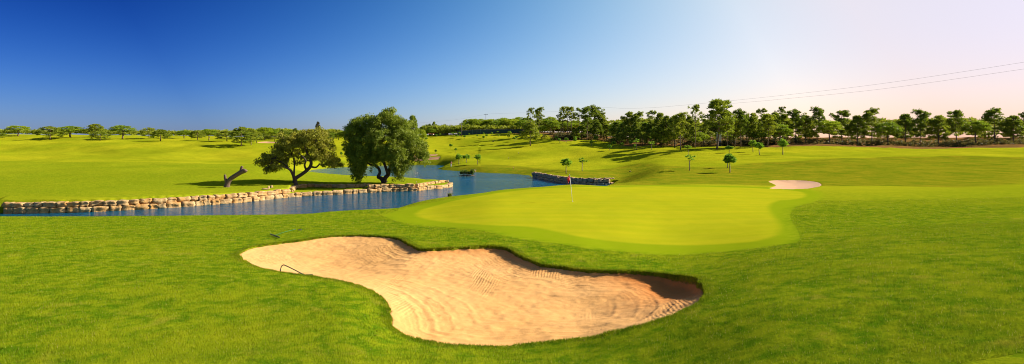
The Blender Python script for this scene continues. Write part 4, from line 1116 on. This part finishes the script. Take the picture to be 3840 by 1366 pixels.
wall('stone_wall', [(UP1, 1, ZT - 0.05, 0.62, 1.25, 0.7)], M_stone, 'low row of limestone blocks set back on the lawn above the island wall, below the wide oak')
wall('stone_wall', [(UP2, 1, ZT - 0.12, 0.55, 1.0, 0.6)], M_stone, 'short curved row of limestone blocks rimming the island tip')
wall('stone_wall', [(nudge(WALL_B, 0.3), 2, ZW - 0.25, 0.72, 1.2, 0.8), ([tuple(p) for p in nudge(WALL_B, 0.5)], 1, ZW + 1.12, 0.18, 0.9, 0.5)], M_stone2,
     'dark shaded retaining wall of grey brown blocks across the pond behind the flag')

# ------------------------------------------------------------------ reeds and water plants
def reed_clump(name, label, px, v, wpx, hm, n, z=None, seed=0, mt=None, deep=1.0, spread=0.35, width=0.03):
    rs = np.random.RandomState(seed)
    if z is None: x, y, z = hit(px, v, y0=75)
    else: x, y = on_plane(px, v, z)
    Wm = wpx * y / F / 2
    e = empty(name, (x, y, z))
    r = np.sqrt(rs.rand(n)); a = rs.uniform(0, 2 * math.pi, n)
    bx = r * np.cos(a) * Wm; by = r * np.sin(a) * deep
    h_ = hm * rs.uniform(0.55, 1.05, n) * (1 - 0.25 * r)
    ln = rs.normal(0, spread, (n, 2)) * h_[:, None]
    an = rs.uniform(0, math.pi, n); wv = np.stack([np.cos(an), np.sin(an), np.zeros(n)], -1) * width
    B0 = np.stack([bx, by, np.full(n, -0.1)], -1); M1 = B0 + np.stack([ln[:, 0] * 0.35, ln[:, 1] * 0.35, h_ * 0.6 + 0.1], -1); T1 = B0 + np.stack([ln[:, 0], ln[:, 1], h_ + 0.1], -1)
    Vv = np.stack([B0 - wv, B0 + wv, M1 + wv, M1 - wv, T1 + wv * 0.2, T1 - wv * 0.2], 1).reshape(-1, 3)
    i = np.arange(n)[:, None] * 6
    Fc = np.concatenate([i + np.array([[0, 1, 2, 3]]), i + np.array([[3, 2, 4, 5]])])
    link('foliage', mesh_np('foliage', Vv, Fc, smooth=False, attrs={'tint': np.repeat(rs.rand(n), 6)}), mt or M_reed, e)
    tag(e, label, 'reeds')
    return e
reed_clump('reed_bed', 'tall pale reed bed at the back edge of the island between the two oaks', 1268, 650, 96, 1.9, 1500, z=None, seed=1, deep=1.6, width=0.025)
# islet of shrubs and roots standing in the pond
ex, ey = on_plane(1750, 661, ZW)
islet = empty('islet_shrub', (ex, ey, ZW)); rs = np.random.RandomState(12)
mbx = MB()
for k in range(26):
    a = rs.uniform(0, 6.28); r = rs.rand() * 1.7
    mbx.tube([(r * math.cos(a) * 1.0, r * math.sin(a) * 0.6, -0.3), (r * 1.1 * math.cos(a) + rs.normal(0, .2), r * 0.6 * math.sin(a), 0.25), (r * math.cos(a) + rs.normal(0, .5), r * 0.6 * math.sin(a), 0.9)], [0.05, 0.04, 0.02], 5)
mbx.tube([(-1.9, -0.3, 0.1), (-0.5, -0.6, 0.22), (0.9, -0.5, 0.14), (2.0, -0.2, 0.2)], [0.06, 0.09, 0.09, 0.05], 6)
mbx.tube([(-1.2, 0.2, 0.05), (0.2, -0.8, 0.3), (1.8, -0.6, 0.08)], [0.05, 0.07, 0.04], 6)
mbx.build('root', M_deadwood, islet)
C = np.concatenate([ellip_pts(rs, 22, (-0.9, 0, 0.95), (1.0, 0.8, 0.55), 0.3), ellip_pts(rs, 16, (0.3, 0, 0.8), (0.8, 0.7, 0.4), 0.3), ellip_pts(rs, 18, (1.4, 0, 0.95), (0.55, 0.6, 0.65), 0.3)])
link('foliage', crown_mesh('foliage', [cloud(rs, C, rs.uniform(0.25, 0.4, len(C)), 70, 0.14, mode='needle')]), leaf_mat('islet_leaves', (0.06, 0.12, 0.012), (0.17, 0.25, 0.03)), islet)
tag(islet, 'green shrub on a tangle of roots standing alone in the pond', 'bush')
reed_clump('reed_tuft', 'small green reed tuft in the water right at the near shore by the island tip', 1686, 737, 15, 0.75, 70, z=ZW, seed=3, deep=0.3)
reed_clump('reed_tuft', 'thin pale dry stalks in the water right of the large oak', 1564, 655, 16, 0.9, 22, z=ZW, seed=4, mt=plain('dry_stalks', (0.55, 0.50, 0.38), 0.8), deep=0.4, width=0.02)
reed_clump('reed_tuft', 'dry grass tuft on the far bank just right of the pond islet', 1779, 645, 12, 0.9, 90, seed=5, mt=plain('dry_grass', (0.50, 0.40, 0.20), 0.8), deep=0.6)

# ------------------------------------------------------------------ flagstick
fx, fy, fz = hit(2147, 757)
e = empty('flagstick', (fx, fy, fz)); tag(e, 'white flagstick with a limp red flag leaning slightly left on the putting green', 'flag')
tx, _, tz = P3(2136, 654, fy); T = (tx - fx, 0.0, tz - fz)
pm = MB(); pm.tube([(0, 0, -0.12), (T[0] * 0.5, 0, T[2] * 0.5), T], [0.020, 0.018, 0.016], 8); pm.build('pole', M_white, e)
fm = MB(); NU, NV = 9, 14; V_ = []
for j in range(NV + 1):
    for i in range(NU + 1):
        u_, v_ = i / NU, j / NV
        a0 = Vector(T) * (1 - 0.015) - Vector((T[0], 0, T[2])).normalized() * (0.0 + 0.42 * v_)
        drop = u_ * (0.50 - 0.15 * v_)
        V_.append((a0.x - 0.19 * math.sin(u_ * 1.7) * (1 - 0.25 * v_), 0.05 * math.sin(u_ * 9 + v_ * 2), a0.z - drop * 0.80))
Ff = [(j * (NU + 1) + i, j * (NU + 1) + i + 1, (j + 1) * (NU + 1) + i + 1, (j + 1) * (NU + 1) + i) for j in range(NV) for i in range(NU)]
fm.add(V_, Ff); fo = fm.build('flag', M_red, e)
so_ = fo.modifiers.new('thick', 'SOLIDIFY'); so_.thickness = 0.004
cm_ = MB(); cm_.tube([(0, 0, 0.002), (0, 0, 0.012)], 0.055, 16); cm_.build('cup_rim', M_white, e)

# ------------------------------------------------------------------ rakes
def v3(px, v, dz=0.0):
    x, y, z = hit(px, v); return Vector((x, y, z + dz))
a = v3(1014, 884, 0.05); b2 = v3(1048, 895, 0.05); m_ = (a + b2) / 2; hend = v3(1105, 866, 0.04); tip = v3(1109, 865, 0.04)
e = empty('rake', (m_.x, m_.y, m_.z - 0.05)); tag(e, 'bunker rake with black head and bright green handle lying on grass above the bunker', 'rake')
o0 = Vector(e.location)
hm = MB(); d = (b2 - a); ang_ = math.atan2(d.y, d.x); Lh = d.length
hm.box(m_ - o0 + Vector((0, 0, 0.02)), (Lh, 0.05, 0.045), ang_, 0.008)
for k in range(12):
    p = a + d * ((k + 0.5) / 12) - o0
    hm.tube([(p.x, p.y, p.z + 0.0), (p.x, p.y, p.z - 0.05)], [0.009, 0.005], 5)
hm.build('head', M_black, e)
hd = MB(); hd.tube([m_ - o0 + Vector((0, 0, 0.04)), (m_ + hend) / 2 - o0 + Vector((0, 0, 0.06)), hend - o0 + Vector((0, 0, 0.03))], 0.013, 8); hd.build('handle', M_gplastic, e)
gp = MB(); gd = (hend - m_).normalized(); gp.tube([hend - o0 + Vector((0, 0, 0.03)), hend - o0 + gd * 0.12 + Vector((0, 0, 0.03))], 0.021, 8); gp.build('grip', M_black, e)
p = v3(1125, 864, 0.0); e = empty('sprinkler_cap', p); tag(e, 'small black sprinkler cap in the grass beyond the green rake handle', 'sprinkler')
q = MB(); q.tube([(0, 0, -0.02), (0, 0, 0.035), (0, 0, 0.045)], [0.11, 0.11, 0.09], 12); q.build('cap', M_black, e)
# the hooked rake at the near lip
a = Vector(hit0(1051, 1018)); y_ = a.y
def rel(px, v, yy): return Vector(P3(px, v, yy))
e = empty('rake', a); tag(e, 'rake with a bent dark green handle arching over the near left bunker edge', 'rake')
pts = [rel(1051, 1017, y_), rel(1053, 1007, y_), rel(1056, 999, y_), rel(1061, 995, y_ - 0.03), rel(1068, 995, y_ - 0.08), rel(1100, 1010, y_ - 0.35), rel(1138, 1030, y_ - 0.75)]
pts = smooth_line([tuple(p) for p in pts], 4)
hh2 = MB(); hh2.tube([Vector(tuple(p)) - a for p in pts], 0.018, 8); hh2.build('handle', M_dgreen, e)
g2 = MB(); g2.tube([rel(1051, 1019, y_) - a, rel(1052, 1010, y_) - a], 0.024, 8); g2.build('grip', M_black, e)
endp = Vector(tuple(pts[-1])); hb = MB(); hb.box(endp - a + Vector((0.05, -0.02, -0.04)), (0.55, 0.05, 0.06), R(35), 0.01)
for k in range(10):
    t = (k / 9 - 0.5) * 0.5; hb.tube([(endp.x - a.x + 0.05 + t * math.cos(R(35)), endp.y - a.y - 0.02 + t * math.sin(R(35)), endp.z - a.z - 0.05), (endp.x - a.x + 0.05 + t * math.cos(R(35)), endp.y - a.y - 0.02 + t * math.sin(R(35)), endp.z - a.z - 0.12)], 0.007, 5)
hb.build('head', M_black, e)

# ------------------------------------------------------------------ person on the point
x, y, z = hit(1692, 627, y0=120)
e = empty('person', (x, y, z), R(200)); tag(e, 'person in rust red jacket and white trousers standing on the pond point, head bowed', 'person')
def skin_mesh(name, verts, edges, radii, matl, parent, sub=1):
    me = bpy.data.meshes.new(name); me.from_pydata(verts, edges, []); o = link(name, me, matl, parent)
    m = o.modifiers.new('skin', 'SKIN'); 
    for i, r in enumerate(radii): me.skin_vertices[0].data[i].radius = (r, r) if not hasattr(r, '__len__') else r
    me.skin_vertices[0].data[0].use_root = True
    s_ = o.modifiers.new('sub', 'SUBSURF'); s_.levels = sub; s_.render_levels = sub
    return o
vb = [(0,0,0.95),(0,0,1.15),(0,0,1.38),(0,0.03,1.50),(0,0.08,1.62),(0,0.10,1.71),
      (-0.10,0,0.88),(-0.11,0.02,0.50),(-0.11,-0.02,0.08),(-0.12,0.10,0.03),
      (0.10,0,0.88),(0.12,0.0,0.50),(0.12,-0.03,0.08),(0.13,0.09,0.03),
      (-0.19,0,1.40),(-0.24,0.04,1.14),(-0.12,0.24,1.02),(-0.05,0.30,1.00),
      (0.19,0,1.40),(0.24,0.04,1.14),(0.12,0.24,1.02),(0.05,0.30,1.00)]
eb = [(0,1),(1,2),(2,3),(3,4),(4,5),(0,6),(6,7),(7,8),(8,9),(0,10),(10,11),(11,12),(12,13),(2,14),(14,15),(15,16),(16,17),(2,18),(18,19),(19,20),(20,21)]
rb = [(0.15,0.10),(0.14,0.10),(0.16,0.10),0.055,0.10,0.075,0.085,0.058,0.042,0.04,0.085,0.058,0.042,0.04,0.055,0.04,0.03,0.035,0.055,0.04,0.03,0.035]
skin_mesh('body', vb, eb, rb, M_skin, e)
ji = [0,1,2,14,15,16,18,19,20]; jm = {a_: i for i, a_ in enumerate(ji)}
skin_mesh('jacket', [vb[i] for i in ji], [(jm[a_], jm[c_]) for a_, c_ in eb if a_ in jm and c_ in jm], [(0.19,0.13),(0.18,0.13),(0.20,0.13),0.08,0.06,0.05,0.08,0.06,0.05], M_jacket, e)
ti = [0,6,7,8,10,11,12]; tm_ = {a_: i for i, a_ in enumerate(ti)}
skin_mesh('trousers', [vb[i] for i in ti], [(tm_[a_], tm_[c_]) for a_, c_ in eb if a_ in tm_ and c_ in tm_], [(0.17,0.12),0.11,0.085,0.07,0.11,0.085,0.07], M_trous, e)
hb = MB(); hb.tube([(0, 0.05, 1.64), (0, 0.06, 1.70), (0, 0.08, 1.76), (0, 0.08, 1.79)], [0.095, 0.10, 0.07, 0.02], 10); hb.build('hair', M_hair, e)

# ------------------------------------------------------------------ screen fence, poles, wires, buildings
e = empty('screen_fence', (0, 0, 0)); pA = (1716, 286); pB = (2000, 283)
N_ = 40; pts = []
for i in range(N_ + 1):
    px = pA[0] + (pB[0] - pA[0]) * i / N_; yy = pA[1] + (pB[1] - pA[1]) * i / N_ + 4
    xx = (px - CX) / F * yy; pts.append((xx, yy, gz(xx, yy)))
fx0 = pts[0]; e.location = fx0
tag(e, 'long dark green screen fence on the hilltop in front of the umbrella pines', 'fence')
sm_ = MB(); rm = MB()
for i in range(N_):
    a, b2 = pts[i], pts[i + 1]; ha = (530 - 487 + 2 * i / N_) / F * a[1]; hb_ = (530 - 487 + 2 * (i + 1) / N_) / F * b2[1]
    za, zb = min(max(ha, a[2] + 1.1), a[2] + 2.2), min(max(hb_, b2[2] + 1.1), b2[2] + 2.2)
    A = [(a[0], a[1], a[2] - 0.3), (b2[0], b2[1], b2[2] - 0.3), (b2[0], b2[1], zb), (a[0], a[1], za)]
    A = [(p[0] - fx0[0], p[1] - fx0[1], p[2] - fx0[2]) for p in A]
    B_ = [(p[0], p[1] + 0.06, p[2]) for p in A]
    sm_.add(A + B_, [(0, 1, 2, 3), (7, 6, 5, 4), (3, 2, 6, 7)])
    if i % 2 == 0:
        ps = MB(); ps.tube([(A[0][0], A[0][1] - 0.05, A[0][2]), (A[3][0], A[3][1] - 0.05, A[3][2] + 0.25)], 0.05, 6); ps.build('post', M_rail if i in (8, 12) else M_pole, e)
    rm.tube([(A[3][0], A[3][1] - 0.02, A[3][2] + 0.04), (A[2][0], A[2][1] - 0.02, A[2][2] + 0.04)], 0.06, 5)
sm_.build('screen', M_screen, e, False); rm.build('rail', M_pole, e)

def upole(px, top, Y, label, arms=True):
    Y = fd(Y)
    x = (px - CX) / F * Y; z = gz(x, Y); zt = (HY - top) / F * Y; h_ = zt - z
    e = empty('utility_pole', (x, Y, z)); tag(e, label, 'utility pole', 'utility poles on the hilltop')
    m = MB(); m.tube([(0, 0, -0.5), (0, 0, h_ * 0.5), (0, 0, h_)], [0.16, 0.13, 0.10], 8); m.build('pole', M_pole, e)
    if arms:
        m = MB(); m.box((0, 0, h_ - 0.5), (2.6, 0.14, 0.16)); m.build('crossarm', M_pole, e, False)
        for s in (-1.1, 0, 1.1):
            m = MB(); m.tube([(s, 0, h_ - 0.40), (s, 0, h_ - 0.26), (s, 0, h_ - 0.24), (s, 0, h_ - 0.14)], [0.05, 0.05, 0.08, 0.06], 8); m.build('insulator', M_glassd, e)
    return Vector((x, Y, zt))
pl1 = upole(1688, 467, 420, 'short bare utility pole left of the screen fence', False)
pl2 = upole(1731, 457, 396, 'dark utility pole standing in front of the left end of the screen fence', False)
pl3 = upole(1822, 427, 520, 'far utility pole with a crossarm rising above the umbrella pines')
def wire(pts, label, r=0.03):
    P = [Vector(P3(*p)) for p in pts]
    e = P[0].copy(); m = MB(); m.tube([Vector(tuple(q)) - e for q in smooth_line([tuple(p) for p in P], 6)], r, 5)
    o = m.build('power_line', M_wire); o.location = e; tag(o, label, 'power line', 'overhead wires')
wire([(1822,428,520),(1940,424,480),(2060,420,430),(2200,410,380),(2270,404,360),(2345,407,340),(2450,404,320),(2560,395,300),(2700,382,280),(2944,357,250),(3300,315,220),(3800,240,190),(4600,110,160)], 'long upper overhead wire crossing the sky above the right hand wood')
wire([(2690,392,285),(2800,384,270),(2944,371,250),(3300,335,220),(3800,265,190),(4600,145,160)], 'lower overhead wire above the tallest pine at the right')
wire([(1822,429,520),(1731,446,560),(1640,456,600),(1540,463,640)], 'faint overhead wire running left from the far utility pole')

# house with terracotta roof among the hill pines
def house(px, v0, v1, wpx, Y, label, hip=True):
    Y = fd(Y)
    x = (px - CX) / F * Y; z = gz(x, Y) - 0.3; W = wpx * Y / F; hw = (v1 - v0) * 0.55 * Y / F + 0.3; D = W * 0.7
    e = empty('house', (x, Y, z), R(-12)); tag(e, label, 'house')
    m = MB(); m.box((0, 0, hw / 2), (W, D, hw)); m.build('wall', M_plaster, e, False)
    rh = (v1 - v0) * 0.5 * Y / F; o_ = 0.4
    m = MB(); V_ = [(-W/2-o_, -D/2-o_, hw+.01), (W/2+o_, -D/2-o_, hw+.01), (W/2+o_, D/2+o_, hw+.01), (-W/2-o_, D/2+o_, hw+.01), (-W/4, 0, hw + rh), (W/4, 0, hw + rh)]
    m.add(V_, [(0, 1, 5, 4), (1, 2, 5), (2, 3, 4, 5), (3, 0, 4), (3, 2, 1, 0)]); m.build('roof', M_roof, e, False)
    for s in (-0.3, 0.0, 0.3):
        m = MB(); m.box((s * W, -D / 2 - 0.01, hw * 0.55), (W * 0.12, 0.08, hw * 0.4)); m.build('window', M_glassd, e, False)
house(1655, 491, 508, 44, 447, 'low house with an orange terracotta roof half hidden among the hilltop pines')
house(1618, 500, 510, 18, 470, 'small pale house left of the orange roofed one, behind the hilltop pines')
# pale transformer tower between the trunks
Y = fd(212); x = (2696 - CX) / F * Y; z = gz(x, Y); zt = (HY - 497) / F * Y; h_ = zt - z
e = empty('transformer_tower', (x, Y, z)); tag(e, 'narrow pale transformer tower between the trunks beside the tallest pine', 'tower')
m = MB(); m.box((0, 0, h_ / 2 - 0.2), (1.15, 1.15, h_ + 0.4), 0.2, 0.03); m.build('shaft', M_plaster, e, False)
m = MB(); m.box((0, 0, h_ + 0.06), (1.4, 1.4, 0.12), 0.2); m.build('roof', M_plaster, e, False)
m = MB(); m.box((0.1, -0.6, 0.95), (0.7, 0.05, 1.8), 0.2); m.build('door', M_pole, e, False)

# ------------------------------------------------------------------ small markers
def stake(px, v, top, matl, label, name='marker_stake', r=0.045, y0=60):
    x, y, z = hit(px, v, y0=y0); h_ = (v - top) * y / F
    e = empty(name, (x, y, z)); tag(e, label, 'stake', 'marker stakes on the course')
    m = MB(); m.tube([(0, 0, -0.15), (0, 0, h_ * 0.92), (0, 0, h_)], [r, r, r * 0.5], 8); m.build('post', matl, e)
    m = MB(); m.tube([(0, 0, h_ * 0.70), (0, 0, h_ * 0.80)], [r * 1.12, r * 1.12], 8); m.build('band', M_white, e)
stake(2280, 687, 674, M_white, 'short pale stake at the right end of the dark pond wall')
stake(1733, 606, 600, M_black, 'small dark stake between the first two saplings above the pond point')
stake(1925, 634, 626, M_redstake, 'small reddish stake on the pond bank left of the dark wall')
stake(1772, 594, 590, M_stake, 'tiny stake on the fairway above the third pond sapling')
stake(1907, 597, 590, M_stake, 'tiny stake in the middle of the far fairway')
stake(1944, 578, 572, M_stake, 'tiny stake on the far fairway below the long tree shadow')
stake(1561, 690, 680, M_stake, 'thin brown stake on the island lawn right of the large oak')
stake(1321, 650, 636, M_redstake, 'red stake beside the reed bed left of the large oak trunk')
stake(1024, 522, 515, M_white, 'pale stake on the left hill above the small far bunker', y0=150)
def block(px, v, sz, label, matl=M_black):
    x, y, z = hit(px, v, y0=60); e = empty('tee_marker', (x, y, z)); tag(e, label, 'box')
    m = MB(); m.box((0, 0, sz[2] / 2), sz, 0.3, 0.05); m.build('body', matl, e)
    m = MB(); m.box((0, 0, sz[2] + 0.02), (sz[0] * 0.8, sz[1] * 0.8, 0.05), 0.3); m.build('lid', matl, e)
block(1850, 532, (0.8, 0.5, 0.45), 'small black box on the far fairway below the hillside saplings')
block(2363, 644, (0.45, 0.3, 0.12), 'small dark flat box in the rough right of the dark pond wall')
# pale boulders at the foot of the wide oak
def boulder(px, v, sz, label, seed):
    rs = np.random.RandomState(seed); x, y, z = hit(px, v, y0=75)
    bm = bmesh.new(); bmesh.ops.create_icosphere(bm, subdivisions=3, radius=1)
    for q_ in bm.verts:
        f = 1 + 0.12 * math.sin(3 * q_.co.x + seed) + 0.1 * math.sin(4 * q_.co.y + 2 * seed) + rs.normal(0, 0.02)
        q_.co = Vector((q_.co.x * sz[0] * f, q_.co.y * sz[1] * f, q_.co.z * sz[2] * f))
    me = bpy.data.meshes.new('boulder'); bm.to_mesh(me); bm.free()
    a = me.attributes.new('tint', 'FLOAT', 'POINT'); a.data.foreach_set('value', [0.1] * len(me.vertices))
    o = link('boulder', me, M_stone); o.location = (x, y, z + sz[2] * 0.4); tag(o, label, 'rock', 'pale rocks left of the wide oak')
boulder(1018, 704, (0.25, 0.25, 0.25), 'small rounded pale rock on the lawn left of the wide oak trunk', 1)
boulder(1008, 708, (0.16, 0.2, 0.3), 'upright pale rock fragment just left of the rounded one', 2)
boulder(995, 711, (0.55, 0.3, 0.14), 'flat long pale rock at the lawn edge above the island wall', 3)
